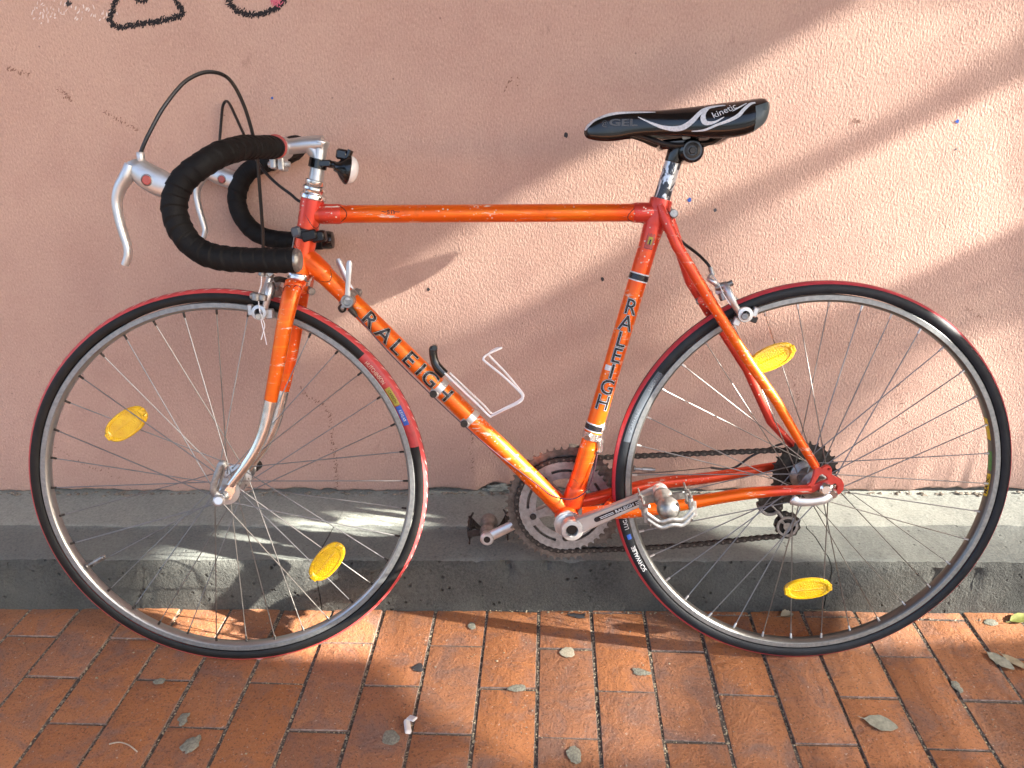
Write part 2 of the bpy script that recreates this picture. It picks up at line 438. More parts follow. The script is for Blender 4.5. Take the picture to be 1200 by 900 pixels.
def text_tris(body, size=1.0, offset=0.0, shear=0.0, sx=1.0, cuts=1, space=1.0):
    cu = bpy.data.curves.new('text', 'FONT'); cu.body = body; cu.size = size; cu.offset = offset; cu.shear = shear
    cu.align_x = 'CENTER'; cu.align_y = 'CENTER'; cu.resolution_u = 3; cu.space_character = space
    o = bpy.data.objects.new('text', cu); col.objects.link(o)
    bpy.context.view_layer.update()
    me = o.to_mesh(); bm = bmesh.new(); bm.from_mesh(me); o.to_mesh_clear()
    bmesh.ops.triangulate(bm, faces=bm.faces[:])
    if cuts: bmesh.ops.subdivide_edges(bm, edges=bm.edges[:], cuts=cuts)
    bmesh.ops.triangulate(bm, faces=bm.faces[:])
    bm.verts.index_update()
    vs = [(v.co.x * sx, v.co.y) for v in bm.verts]; fs = [[v.index for v in f.verts] for f in bm.faces]
    bm.free(); bpy.data.objects.remove(o); bpy.data.curves.remove(cu)
    return vs, fs
# ------------------------------------------------------------------ setting
CURB, WALL, LH = 1.16231, 1.405, 0.1125
def fbm(x, y, z=0.0, o=4): return noise.fractal(Vector((x, y, z)), 1.0, 2.0, o)

g = MB(); g.add([(-400, -400, -.03), (400, -400, -.03), (400, 400, -.03), (-400, 400, -.03)], [[0, 1, 2, 3]])
tag(g.build('ground', 'asphalt', smooth=False), kind='structure')
YAW = -0.0239448; J0, JW, C0, CL = -0.0205684, 0.101146, 1.06278, 0.194336
bed = MB(); X0b, X1b, Y0b, Y1b = -3.4, 4.3, -1.5, 1.25
nx, ny = 90, 30
bed.add([(X0b + (X1b - X0b) * i / nx, Y0b + (Y1b - Y0b) * j / ny, -.0034) for j in range(ny + 1) for i in range(nx + 1)],
        [[j * (nx + 1) + i, j * (nx + 1) + i + 1, (j + 1) * (nx + 1) + i + 1, (j + 1) * (nx + 1) + i] for j in range(ny) for i in range(nx)])
pavement = bed.build('pavement', 'joint_grit', rot=(0, 0, YAW)); tag(pavement, kind='structure')
def brick_mesh(seed):
    r2 = random.Random(seed); bm = bmesh.new(); bmesh.ops.create_cube(bm, size=1)
    L, W2 = CL - .0024, JW - .0054
    for q in bm.verts:
        q.co = Vector((q.co.x * (W2 + r2.uniform(-.0012, .0008)), q.co.y * (L + r2.uniform(-.0014, .0008)), q.co.z * .05 - .025 + (r2.uniform(-.0012, .0012) if q.co.z > 0 else 0)))
    top = [e for e in bm.edges if all(v.co.z > -.02 for v in e.verts)]
    bmesh.ops.bevel(bm, geom=top, offset=.0034, segments=2, profile=.6, affect='EDGES')
    me = bpy.data.meshes.new('brick'); bm.to_mesh(me); bm.free(); me.materials.append(M['brick']); me.materials.append(M['brick_edge'])
    for q in me.polygons:
        if q.center.z > -.012 and q.normal.z < .93: q.material_index = 1
    me.polygons.foreach_set('use_smooth', [True] * len(me.polygons)); me.set_sharp_from_angle(angle=math.radians(50)); return me
bms = [brick_mesh(i) for i in range(8)]
rest = MB()
for k in range(-33, 42):
    u = J0 + (k + .5) * JW
    for n in range(-13, 3):
        v = C0 + (n + .5) * CL - (CL / 2 if k % 2 else 0)
        if v - CL / 2 > CURB + .015 + u * .024: continue
        if -1.75 < u < 1.75 and v > .44:
            o = child('brick', rnd.choice(bms), pavement, (u + rnd.uniform(-.0008, .0008), v + rnd.uniform(-.0012, .0012), rnd.uniform(-.0012, .0010)))
            o.rotation_euler = (rnd.uniform(-.006, .006), rnd.uniform(-.008, .008), rnd.uniform(-.006, .006) + (PI if rnd.random() < .5 else 0))
        elif X0b < u < X1b and v > Y0b:
            rest.box((u, v, -.025), (JW - .006, CL - .0035, .05), bev=.002)
ro = rest.build('outer_bricks', 'brick', pavement); ro['kind'] = 'stuff'

# ledge of three cast slabs along the foot of the wall, with a jagged joint between each
YT = 1.282
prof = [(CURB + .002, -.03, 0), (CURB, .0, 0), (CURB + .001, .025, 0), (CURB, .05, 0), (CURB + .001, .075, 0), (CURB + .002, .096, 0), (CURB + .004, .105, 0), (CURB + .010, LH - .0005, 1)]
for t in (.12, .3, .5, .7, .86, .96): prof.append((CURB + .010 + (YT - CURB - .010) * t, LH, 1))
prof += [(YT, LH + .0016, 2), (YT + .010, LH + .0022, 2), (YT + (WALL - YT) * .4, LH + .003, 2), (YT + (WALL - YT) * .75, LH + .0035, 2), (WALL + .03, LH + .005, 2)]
def jag(i, c): return (.0045 * fbm(i * .55, c * 9.1, 3) + .0015 * math.sin(i * 1.3 + c)) * (1 if i > 6 else .5) + (.0016 * (i - 8) * (-1 if c > 0 else .8) if i > 7 else 0)
cuts = [-3.2, -0.4192, 0.5547, 4.2]
ledge = empty('concrete_ledge', (0, CURB, 0))
tag(ledge, 'low grey concrete ledge running along the foot of the pink wall', 'ledge')
for si in range(3):
    a, b = cuts[si], cuts[si + 1]; n = int((b - a) / .009); mb = MB(); vs = []; fs = []; mi = []
    m = len(prof)
    for i in range(n + 1):
        for j, (y, z, mt) in enumerate(prof):
            sl = -.03 * (y - CURB) * (1 if si < 2 else -1) * 0
            gp = .0010 if j < 14 else .0002
            xa = a + (gp if si else 0) + (jag(j, a) if si else 0); xb = b - (gp if si < 2 else 0) + (jag(j, b) if si < 2 else 0)
            x = xa + (xb - xa) * i / n
            dn = fbm(x * 55, y * 55, z * 55); big = fbm(x * 7, y * 9, z * 9)
            yy, zz = y, z
            if mt == 0:
                yy += .0016 * dn + .004 * big + (max(0, fbm(x * 26, z * 26, 9) - .42) * .028 if z > .05 else 0)
                if z >= .096: zz += .0014 * dn - max(0, fbm(x * 21, 4.2, 1) - .35) * .02
            elif mt == 1:
                zz += .0009 * dn + .0018 * big - (max(0, fbm(x * 21, 4.2, 1) - .35) * .016 if j == 7 else 0)
                if j == 7: yy += .002 * dn
            else:
                zz += .0004 * dn + .001 * big
                if j == 14: yy += .006 * big + .002 * dn
            vs.append((x, yy - CURB, zz))
    for i in range(n):
        for j in range(m - 1):
            fs.append([i * m + j, (i + 1) * m + j, (i + 1) * m + j + 1, i * m + j + 1]); mi.append(prof[j + 1][2] if prof[j][2] == prof[j + 1][2] else prof[j][2])
    # end faces down into the joint
    for e in (0, n):
        c0 = len(vs); vs.append((vs[e * m][0], WALL + .03 - CURB, -.03)); fs.append([e * m + j for j in range(m)] + [c0]); mi.append(0)
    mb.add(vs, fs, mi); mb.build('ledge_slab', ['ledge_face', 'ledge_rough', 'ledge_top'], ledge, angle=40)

# wall: a stucco coat with a ragged lower edge on a mortar backing
wall = empty('stucco_wall', (0, WALL, 0)); tag(wall, 'pink rough stucco wall with black scrawls along the top of the view', 'wall')
wm = MB(); n = 900; x0, x1 = -3.2, 4.2; vs = []; fs = []
for i in range(n + 1):
    x = x0 + (x1 - x0) * i / n
    e = .121 + .007 * fbm(x * 9, 1.5) + .005 * fbm(x * 40, 2.5) + max(0, fbm(x * 3.1, 7.7)) * .006
    if abs(x - -0.0683) < .055: e += .012 * (1 - ((x - -0.0683) / .055) ** 2) ** .5
    for z, y in ((e, .012), (e + .001, .003), (e + .006, .0), (.30, 0), (3.6, 0)): vs.append((x, y, z))
for i in range(n):
    for j in range(4): fs.append([i * 5 + j, (i + 1) * 5 + j, (i + 1) * 5 + j + 1, i * 5 + j + 1])
wm.add(vs, fs); wm.build('stucco_coat', 'stucco', wall, angle=60)
bk = MB(); bk.box((.5, .10, 1.75), (7.4, .17, 3.7)); bk.build('backing', 'mortar', wall, smooth=False)
pm = MB(); px0 = -0.0683
for i in range(26):
    a = rnd.uniform(-.05, .05); pm.ball((px0 + a, .004 + rnd.uniform(-.004, .004), .118 + rnd.uniform(0, .02) * (1 - abs(a) / .06)), rnd.uniform(.004, .008), 7, 0, (1.8, .22, .7))
tag(pm.build('mortar_patch', 'ledge_top', wall))
cm = MB()
for i in range(420):
    x = rnd.uniform(-1.5, 1.6)
    cm.ball((x, -.004 - abs(rnd.gauss(0, .005)), LH + .004 + rnd.uniform(0, .004)), rnd.uniform(.0012, .0045), 5, 0, (rnd.uniform(1, 2.2), 1, .8))
oc = cm.build('mortar_crumbs', 'mortar', wall); oc['kind'] = 'stuff'

# scrawls: scratchy marker strokes made of many short dabs lying on the plaster
def scrawl(name, pts, wd, dens, mat, jit=1.0, seed=1, lab=None):
    r2 = random.Random(seed); mb = MB(); P = cr([(p[0], p[2]) for p in pts], 8); 
    for i in range(len(P) - 1):
        a = Vector(P[i]); b = Vector(P[i + 1]); L = (b - a).length; t = (b - a).normalized() if L else Vector((1, 0))
        for q in range(max(1, int(L * dens))):
            c = a + (b - a) * r2.random() + Vector((-t.y, t.x)) * r2.gauss(0, wd * .38)
            ang = r2.gauss(.9, .5); l = r2.uniform(.0012, .0042); h = r2.uniform(.0005, .0013)
            dx = Vector((math.cos(ang), math.sin(ang))) * l; dy = Vector((-math.sin(ang), math.cos(ang))) * h
            k6 = [(c + dx * u + dy * v) for u, v in ((-1, -.2), (-.3, -1), (.7, -.8), (1, .3), (.2, 1), (-.8, .7))]
            yo = -.0004 - r2.random() * .0004
            mb.add([(k.x, yo, k.y) for k in k6], [[0, 1, 2, 3, 4, 5]])
    o = mb.build(name, mat, wall, smooth=False, recalc=False)
    if lab: o['label'] = lab
    return o
scrawl('marker_stroke', [(-0.6890, 0.0000, 1.1035), (-0.7022, 0.0000, 1.0783), (-0.7123, 0.0000, 1.0604), (-0.7134, 0.0000, 1.0500), (-0.7014, 0.0000, 1.0445), (-0.6636, 0.0000, 1.0491), (-0.6184, 0.0000, 1.0549), (-0.5892, 0.0000, 1.0621), (-0.5943, 0.0000, 1.0802), (-0.6072, 0.0000, 1.1020)], .006, 2600, 'marker', seed=3, lab='wobbly black triangle outline')
scrawl('marker_stroke', [(-0.5103, 0.0000, 1.0978), (-0.5086, 0.0000, 1.0826), (-0.4981, 0.0000, 1.0683), (-0.4762, 0.0000, 1.0602), (-0.4498, 0.0000, 1.0623), (-0.4269, 0.0000, 1.0709), (-0.4121, 0.0000, 1.0834), (-0.4043, 0.0000, 1.0984)], .006, 2800, 'marker', seed=4, lab='lower half of a black circle')
scrawl('marker_stroke', [(-0.6628, 0.0000, 1.0852), (-0.6518, 0.0000, 1.0825), (-0.6423, 0.0000, 1.0862)], .004, 1500, 'marker', seed=5)
scrawl('crayon_smear', [(-0.4347, 0.0000, 1.0863), (-0.4279, 0.0000, 1.0735), (-0.4182, 0.0000, 1.0810)], .006, 2600, 'pink_crayon', seed=6)
scrawl('crayon_smear', [(-0.7808, 0.0000, 1.0848), (-0.7777, 0.0000, 1.0796)], .006, 5200, 'gum_dark', seed=8)
scrawl('chalk_smear', [(-0.8396, 0.0000, 1.0781), (-0.8126, 0.0000, 1.0699), (-0.8440, 0.0000, 1.0626), (-0.7698, 0.0000, 1.0652), (-0.6965, 0.0000, 1.0653)], .016, 260, 'chalk', seed=9)
scrawl('chalk_smear', [(-0.8345, 0.0000, 1.0857), (-0.7827, 0.0000, 1.0719), (-0.7238, 0.0000, 1.0735)], .020, 140, 'chalk', seed=10)
ST = 'stain'
for i, (pts, wd, dn, mt) in enumerate((
    ([(-0.7604, 0.0000, 0.9113), (-0.7416, 0.0000, 0.8996), (-0.7231, 0.0000, 0.8863), (-0.7065, 0.0000, 0.8774)], .004, 260, 'rust_stain'), ([(-0.8334, 0.0000, 0.9491), (-0.8242, 0.0000, 0.9378), (-0.8135, 0.0000, 0.9320)], .004, 240, 'rust_stain'),
    ([(-0.9148, 0.0000, 0.9836), (-0.8983, 0.0000, 0.9779), (-0.8780, 0.0000, 0.9748)], .003, 220, 'rust_stain'), ([(-0.4847, 0.0000, 0.3720), (-0.4667, 0.0000, 0.3466), (-0.4308, 0.0000, 0.3189), (-0.4289, 0.0000, 0.2583), (-0.4299, 0.0000, 0.1853), (-0.4359, 0.0000, 0.1160)], .0035, 420, 'rust_stain'),
    ([(0.7302, 0.0000, 0.3716), (0.7473, 0.0000, 0.3179), (0.7646, 0.0000, 0.2648)], .006, 160, 'rust_stain'),
    ([(-1.0397, 0.0000, 0.2394), (-0.9946, 0.0000, 0.1970), (-0.9106, 0.0000, 0.1537)], .004, 200, 'rust_stain'), ([(-0.1258, 0.0000, 0.2777), (-0.1354, 0.0000, 0.2163), (-0.1301, 0.0000, 0.1635)], .004, 260, 'rust_stain'), ([(-0.0214, 0.0000, 0.9493), (-0.0509, 0.0000, 0.9428)], .008, 260, 'rust_stain'),
    ([(0.8251, 0.0000, 0.5330), (0.8622, 0.0000, 0.5119)], .004, 160, 'rust_stain'), ([(0.5204, 0.0000, 0.3915), (0.5385, 0.0000, 0.3343)], .004, 160, 'rust_stain'), ([(0.5570, 0.0000, 0.8783), (0.5692, 0.0000, 0.8753)], .003, 300, 'rust_stain'))):
    scrawl('stain', pts, wd * 1.7, dn * .8, mt, seed=20 + i)
def spot(px, r, mat, seed): 
    r2 = random.Random(seed); mb = MB(); P = [(px[0] + r * (1 + r2.uniform(-.3, .3)) * math.cos(t * .628), -.0005, px[2] + r * 1.1 * (1 + r2.uniform(-.3, .3)) * math.sin(t * .628)) for t in range(10)]
    mb.add(P, [list(range(10))]); return mb.build('paint_spot', mat, wall, smooth=False, recalc=False)
spot((0.2845, 0.0000, 0.7434), .0035, 'blue_print', 1); spot((0.3327, 0.0000, 0.7243), .003, 'bluegrey', 2); spot((0.7363, 0.0000, 0.8729), .003, 'blue_print', 3); spot((0.1311, 0.0000, 0.5951), .0035, 'gum_dark', 4); spot((-0.4568, 0.0000, 0.9281), .002, 'blue_print', 5)
spot((0.0576, 0.0000, 0.8596), .0042, 'gum_dark', 7); spot((-0.2040, 0.0000, 0.5777), .003, 'gum_dark', 6); spot((0.7439, 0.0000, 0.8258), .002, 'bluegrey', 8)

# unseen: a veranda roof inferred overhead, and an added panel cut to shape the sunlight
XS = 4.0
DENS = [(.46, .66), (.46, .94), (.40, .82), (.32, .60), (.60, .60), (.31, .31), (.85, .85), (.55, .60), (.9, .9), (.9, .9), (.12, .12), (.12, .24), (.06, .09)]   # how much sun each gap of the added panel lets through, street end to wall end
LIT = [[(0.5523,1.405,1.0702),(0.2525,1.405,0.9037),(-0.0394,1.405,0.7503),(-0.173,1.405,0.6595),(-0.3064,1.405,0.5837),(-0.4031,1.405,0.5393),(-0.4111,1.405,0.4712),(-0.2984,1.405,0.485),(-0.111,1.405,0.4962),(0.0236,1.405,0.5654),(0.1202,1.405,0.6319),(0.2883,1.405,0.7341),(0.4203,1.405,0.7932),(0.6071,1.405,0.8846),(0.8258,1.405,1.0189),(0.8135,1.405,1.0656)],[(0.8465,1.405,0.94),(0.6363,1.405,0.8459),(0.4986,1.405,0.7743),(0.3986,1.405,0.7173),(0.3424,1.405,0.6543),(0.3163,1.405,0.5884),(0.2759,1.405,0.4756),(0.424,1.405,0.4924),(0.5522,1.405,0.5178),(0.6861,1.405,0.5851),(0.758,1.405,0.6208),(0.9086,1.405,0.7038)],[(0.9233,1.405,0.494),(0.776,1.405,0.4596),(0.6695,1.405,0.281),(0.6207,1.405,0.2145),(0.4956,1.405,0.1774),(0.2447,1.405,0.1459),(0.2289,1.405,0.1004),(1.0673,1.405,0.1002),(0.9914,1.405,0.3889)],[(0.2387,1.3474,0.1125),(0.47,1.4166,0.1125),(1.0706,1.4161,0.1125),(0.9215,1.1626,0.1125),(0.5695,1.1613,0.1125),(0.4186,1.2184,0.1125)],[(0.5778,1.1623,0.1117),(0.9213,1.1623,0.1127),(0.9509,1.1623,0.0001),(0.6288,1.1623,-0.0017)],[(-0.3132,1.1595,0.0),(0.1536,1.1623,0.0),(0.2736,1.096,0.0),(0.2681,0.9831,0.0),(0.1889,0.8445,0.0),(-0.0373,0.8265,0.0),(-0.1824,0.9237,0.0),(-0.2902,1.038,0.0)],[(-0.7446,1.1568,0.0),(-0.3132,1.1595,0.0),(-0.2902,1.038,0.0),(-0.4628,1.0408,0.0),(-0.6618,1.0826,0.0)],[(0.6152,1.1699,0.0),(0.9566,1.172,0.0),(0.9108,1.0941,0.0),(0.5757,1.0658,0.0)],[(-0.7149,1.1623,0.112),(-0.3688,1.1623,0.113),(-0.3816,1.1623,-0.0028),(-0.7395,1.1623,-0.0048)],[(-0.7204,1.1934,0.1125),(-0.6404,1.2267,0.1125),(-0.5731,1.2819,0.1125),(-0.2658,1.3473,0.1125),(-0.223,1.2974,0.1125),(-0.3813,1.2162,0.1125),(-0.3841,1.1577,0.1125),(-0.7121,1.1565,0.1125)],[(0.2874,1.0851,0.0),(0.9082,1.0897,0.0),(0.7455,0.8132,0.0),(-0.193,0.8021,0.0),(-0.0918,0.8492,0.0),(0.1889,0.8445,0.0)],[(0.8217,1.405,1.0342),(0.5546,1.405,0.8923),(0.3039,1.405,0.7339),(0.2429,1.405,0.4668),(0.6023,1.405,0.1835),(0.9914,1.405,0.3889)],[(-0.2654,1.405,0.4702),(0.1202,1.405,0.6319),(0.3052,1.405,0.7183),(0.5345,1.405,0.6361),(0.6128,1.405,0.1134),(-0.2742,1.405,0.1138)]]
def toscreen(p): d = XS - p[0]; return (p[1] + SUN.y / SUN.x * d, p[2] + SUN.z / SUN.x * d)
LIT = [[toscreen(p) for p in L] for L in LIT]
SPAN = [(min(q[0] for q in L), max(q[0] for q in L)) for L in LIT]
def inside(y, z, row):
    dth = (row * .6180339 + .13) % 1.0
    for k, L in enumerate(LIT):
        u = (y - SPAN[k][0]) / (SPAN[k][1] - SPAN[k][0])
        if dth >= DENS[k][0] + (DENS[k][1] - DENS[k][0]) * max(0, min(1, u)): continue
        c = False
        for i in range(len(L)):
            (ya, za), (yb, zb) = L[i - 1], L[i]
            if (za > z) != (zb > z) and y < (yb - ya) * (z - za) / (zb - za) + ya: c = not c
        if c: return True
    return False
sun_mask = empty('sun_mask_panel', (XS, .2, 0)); tag(sun_mask, 'unseen added panel whose slits shape the sun patches on wall and paving', 'sun_mask')  # made-up sun blocker, its slits cut to leave the chosen lit patches
SM = MB(); dz = .002; ZA = min(q[1] for L in LIT for q in L) - .02; ZB = max(q[1] for L in LIT for q in L) + .02
for r in range(int((ZB - ZA) / dz)):
    z = ZA + r * dz; y = -1.3; st = None; mb = SM
    while y < 1.42:
        if not inside(y, z + dz / 2, r):
            if st is None: st = y
        elif st is not None:
            if y - st > .004: mb.box((0, (st + y) / 2 - .2, z + dz / 2), (.0004, y - st, dz + .0002))
            st = None
        y += .004
    if st is not None: mb.box((0, (st + 1.4) / 2 - .2, z + dz / 2), (.0004, 1.4 - st, dz + .0002))
so = SM.build('mask_strips', 'mask_brown', sun_mask, smooth=False); so['kind'] = 'stuff'
for za, zb, nm in ((0, ZA, 'mask_lower'), (ZA + int((ZB - ZA) / dz) * dz, 3.69, 'mask_upper')): mb = MB(); mb.box((0, .05 - .2, (za + zb) / 2), (.03, 2.7, zb - za), bev=.003); mb.build(nm, 'mask_brown', sun_mask)
roof = MB(); roof.box((-.2, -.1, 3.76), (9.0, 3.05, .12), bev=.01); ro = roof.build('veranda_roof', 'veranda'); tag(ro, 'flat veranda roof over the footpath', 'roof')

# litter on the paving
def blob(name, p, rx, ry, ang, mat, label, cat, grp=None, h=.0006, seed=0, n=18, rough=.18, fold=0.0):
    r2 = random.Random(seed + 11); mb = MB(); vs = [(0, 0, h)]; c, s = math.cos(ang), math.sin(ang)
    ph = [r2.uniform(0, 6.28) for _ in range(4)]
    for k, (f, z) in enumerate(((.55, h * .95), (.9, h * .55), (1.0, 0.0))):
        for i in range(n):
            t = 2 * PI * i / n; q = f * (1 + rough * (.5 * math.sin(2 * t + ph[0]) + .35 * math.sin(3 * t + ph[1]) + .3 * math.sin(5 * t + ph[2]) + .25 * math.sin(9 * t + ph[3])))
            x, y = rx * q * math.cos(t), ry * q * math.sin(t)
            vs.append((x * c - y * s, x * s + y * c, z + fold * abs(y) + r2.uniform(0, h * .2)))
    fs = [[0, 1 + i, 1 + (i + 1) % n] for i in range(n)]
    for k in range(2):
        for i in range(n): fs.append([1 + k * n + i, 1 + (k + 1) * n + i, 1 + (k + 1) * n + (i + 1) % n, 1 + k * n + (i + 1) % n])
    mb.add(vs, fs); o = mb.build(name, mat, loc=(p[0], p[1], p[2] + .0014)); tag(o, label, cat, grp); return o
GUM = 'flattened gum spots on the bricks'
blob('gum_spot', (-0.1209, 1.1181, 0.0000), .0075, .010, 0, 'gum', 'small round grey gum spot close to the ledge below the far pedal', 'gum', GUM, seed=1)
blob('gum_spot', (0.0578, 1.0513, 0.0000), .0125, .014, 0, 'gum_pale', 'pale cream round gum spot in the sunlit middle of the paving', 'gum', GUM, seed=2)
blob('gum_spot', (-0.0320, 0.9671, 0.0000), .015, .0085, 0, 'gum', 'flat grey gum spot squashed across a short brick joint', 'gum', GUM, seed=3)
blob('gum_spot', (0.1845, 1.0055, 0.0000), .016, .008, -.5, 'gum', 'slanted smeared grey gum beside a long joint under the chain', 'gum', GUM, seed=4, rough=.4)
blob('gum_spot', (-0.2323, 0.8637, 0.0000), .013, .016, .2, 'gum', 'round grey gum spot left of the crumpled paper scrap', 'gum', GUM, seed=5)
blob('gum_spot', (0.0594, 0.8352, 0.0000), .0115, .016, 0, 'gum', 'oval grey gum spot at the bottom middle edge of the view', 'gum', GUM, seed=6)
blob('gum_spot', (-0.5494, 0.8473, 0.0000), .012, .019, -.2, 'gum', 'largest lumpy gum spot, on a brown brick near the twig', 'gum', GUM, h=.0014, seed=7, rough=.3)
blob('gum_spot', (-0.5829, 0.8969, 0.0000), .010, .011, 0, 'gum', 'ragged grey gum spot just above the largest lumpy one', 'gum', GUM, seed=8, rough=.5)
blob('gum_spot', (-0.6593, 0.9766, 0.0000), .011, .007, 0, 'gum', 'small oval grey gum spot left of the front tyre contact', 'gum', GUM, seed=9)
blob('gum_spot', (0.8570, 1.1339, 0.0000), .0115, .010, 0, 'gum', 'round gum spot close to the ledge right of the rear wheel', 'gum', GUM, seed=10)
blob('gum_spot', (0.7156, 0.9777, 0.0000), .008, .012, .3, 'gum', 'grey gum pressed into a joint corner below the leaf pair', 'gum', GUM, seed=12, rough=.35)
blob('gum_spot', (-0.2089, 1.0121, 0.0000), .012, .008, .3, 'gum_dark', 'dark grey gum stain beside a long joint near the front wheel', 'gum', GUM, h=.0006, seed=13, rough=.5)
blob('gum_spot', (0.0816, 1.1475, 0.0000), .014, .008, .0, 'gum_dark', 'blackish gum smear in the tyre shadow against the ledge', 'gum', GUM, h=.0005, seed=14, rough=.5)
LV = 'fallen leaves and petals on the bricks'
def leaf(p, L, W2, ang, mat, label, curl=.05, seed=0, cat='leaf', lift=.002):
    mb = MB(); n = 12; vs = []; c, s = math.cos(ang), math.sin(ang); r2 = random.Random(seed)
    for i in range(n + 1):
        t = i / n; wd = W2 * (math.sin(PI * min(1, t * .96 + .02)) ** .8) * (1 + .12 * r2.uniform(-1, 1))
        x = (t - .5) * L
        for j in (-1, -.5, 0, .5, 1):
            y = j * wd; z = lift + curl * abs(y) * 1.2 + .10 * curl * L * (2 * t - 1) ** 2 + r2.uniform(0, .0006)
            vs.append((x * c - y * s, x * s + y * c, z))
    fs = [[i * 5 + j, (i + 1) * 5 + j, (i + 1) * 5 + j + 1, i * 5 + j + 1] for i in range(n) for j in range(4)]
    mb.add(vs, fs); mb.tube([((-L * .5) * c, (-L * .5) * s, lift), ((-L * .72) * c - .002 * s, (-L * .72) * s, lift + .002)], [.0007, .0004], 5)
    o = mb.build('fallen_leaf', mat, loc=(p[0], p[1], p[2] + .001)); tag(o, label, cat, LV); return o
leaf((0.8197, 1.0348, 0.0000), .048, .013, -1.05, 'leaf_grey', 'grey-green leaf lying left of a paler leaf near the right edge', seed=1)
leaf((0.8438, 1.0330, 0.0000), .044, .009, -.95, 'leaf_dry', 'pale narrow leaf right of a grey leaf near the right edge', seed=2)
leaf((0.5555, 0.8985, 0.0000), .050, .015, -.35, 'leaf_grey', 'flattened grey oval leaf on a brick below the rear wheel', curl=.03, seed=3)
leaf((0.4810, 1.1477, 0.0000), .026, .010, .2, 'leaf_dry', 'small pale curled petal seen through the rear wheel spokes', curl=.5, seed=4)
leaf((0.5449, 1.1647, 0.0000), .034, .009, .1, 'leaf_dry', 'crumpled dry leaf bits at the ledge behind the rear rim', curl=.4, seed=5)
leaf((0.9163, 1.1411, 0.0000), .050, .012, .3, 'leaf_green', 'olive green leaf cut by the right edge beside the ledge', curl=.25, seed=6)
leaf((-0.4986, 1.0301, 0.0000), .016, .005, .1, 'paper', 'tiny white petal at the foot of the front tyre', curl=.2, seed=7, cat='petal')
mb = MB(); mb.tube(cr([(-.026, .004, .003), (-.01, .006, .0045), (.008, .001, .004), (.026, -.010, .003)], 4), .0011, 6)
tag(mb.build('twig', 'twig', loc=(-0.6542, 0.8413, 0.0000)), 'thin pale bent twig on a brown brick at the lower left', 'twig')
mb = MB(); R1 = Matrix.Rotation(.25, 3, 'Z') @ Matrix.Rotation(.35, 3, 'Y'); mb.box((0, 0, .007), (.010, .026, .008), R1, bev=.002); R2 = Matrix.Rotation(.9, 3, 'Z') @ Matrix.Rotation(-.4, 3, 'X'); mb.box((.006, .010, .014), (.011, .019, .004), R2, bev=.0015)
tag(mb.build('paper_scrap', 'paper', loc=(-0.2074, 0.8804, 0.0000)), 'crumpled white paper scrap standing on a brick joint', 'paper')

# grit in the joints and specks over the bricks
gr = MB(); 
def pebble(x, y, z, r):
    a = rnd.uniform(0, 6.28); q = [(math.cos(a + i * 1.571) * r * rnd.uniform(.7, 1.5), math.sin(a + i * 1.571) * r * rnd.uniform(.7, 1.3)) for i in range(4)]
    gr.add([(x + u, y + v, z) for u, v in q] + [(x, y, z + r * rnd.uniform(.5, 1))], [[0, 1, 4], [1, 2, 4], [2, 3, 4], [3, 0, 4]], 0 if rnd.random() < .55 else 1)
for k in range(-12, 14):
    for i in range(230):
        pebble(J0 + k * JW + rnd.gauss(0, .0016), rnd.uniform(.6, CURB + .02), -.0032, rnd.uniform(.0007, .0024))
for i in range(1400): 
    k = rnd.randint(-12, 13); nn = rnd.randint(-3, 0)
    pebble(J0 + (k + rnd.random()) * JW, C0 + nn * CL - (CL / 2 if k % 2 else 0) + rnd.gauss(0, .001), -.0030, rnd.uniform(.0006, .0018))
for i in range(420): pebble(rnd.uniform(-1.2, 1.2), rnd.uniform(.6, CURB), .0012, abs(rnd.gauss(0, .0009)) + .0004)
for i in range(500): pebble(rnd.uniform(-1.2, 1.2), CURB - abs(rnd.gauss(0, .004)) + .001, .0005, rnd.uniform(.0008, .0024))
go = gr.build('joint_grit', ['mortar', 'leaf_dry'], smooth=False, rot=(0, 0, YAW), recalc=False); tag(go, kind='stuff')

# ------------------------------------------------------------------ the bicycle (bike space: x to the rear, y to the wall, z up the wheel plane)
bike = empty('bicycle'); bike.matrix_world = Matrix(((0.999885, -0.0148501, -0.00304103, 0.466672), (0.0151582, 0.979557, 0.200596, 1.04809), (0, -0.200619, 0.979669, 0), (0, 0, 0, 1)))
tag(bike, 'orange and red drop-bar road bicycle leaning against the pink wall', 'bicycle')
WB, RW = 0.985434, .335
def lerp(a, b, t): return V(a) + (V(b) - V(a)) * t
def seg(a, b, n): return [lerp(a, b, i / n) for i in range(n + 1)]

# --- frame
HT, HB = V((-0.8110, 0.0000, 0.8091)), V((-0.8409, 0.0000, 0.6916))
SA = (HT - HB).normalized()                                       # steering axis
TT0, TT1 = V((-0.8072, 0.0000, 0.7845)), V((-0.2677, 0.0000, 0.7795))
DT0, DT1 = V((-0.8285, 0.0000, 0.7181)), V((-0.4128, 0.0000, 0.2801))
ST0, ST1 = V((-0.2654, 0.0000, 0.7938)), V((-0.4033, 0.0000, 0.2909))
BB = V((-0.4114, 0.0000, 0.2738)); BB.y = 0
RH = V((0, 0, RW)); FH = V((-WB, 0, RW))
f = MB()
def fadep(n, e0, e1, mid=.0): return [max(mid, e0 * max(0, 1 - i / n * 5.5), e1 * max(0, 1 - (1 - i / n) * 5.5)) for i in range(n + 1)]
f.tube(seg(HT, HB, 10), [.0182, .0182, .0176, .0168, .0168, .0168, .0168, .0172, .0178, .0182, .0182], 24, fade=[1, 1, 1, .9, .85, .8, .75, .7, .5, .3, .2])
f.tube(seg(TT0, TT1, 24), [.0150, .0150] + [.0138] * 21 + [.0148, .0150], 20, fade=fadep(24, .8, 1.1, .10))
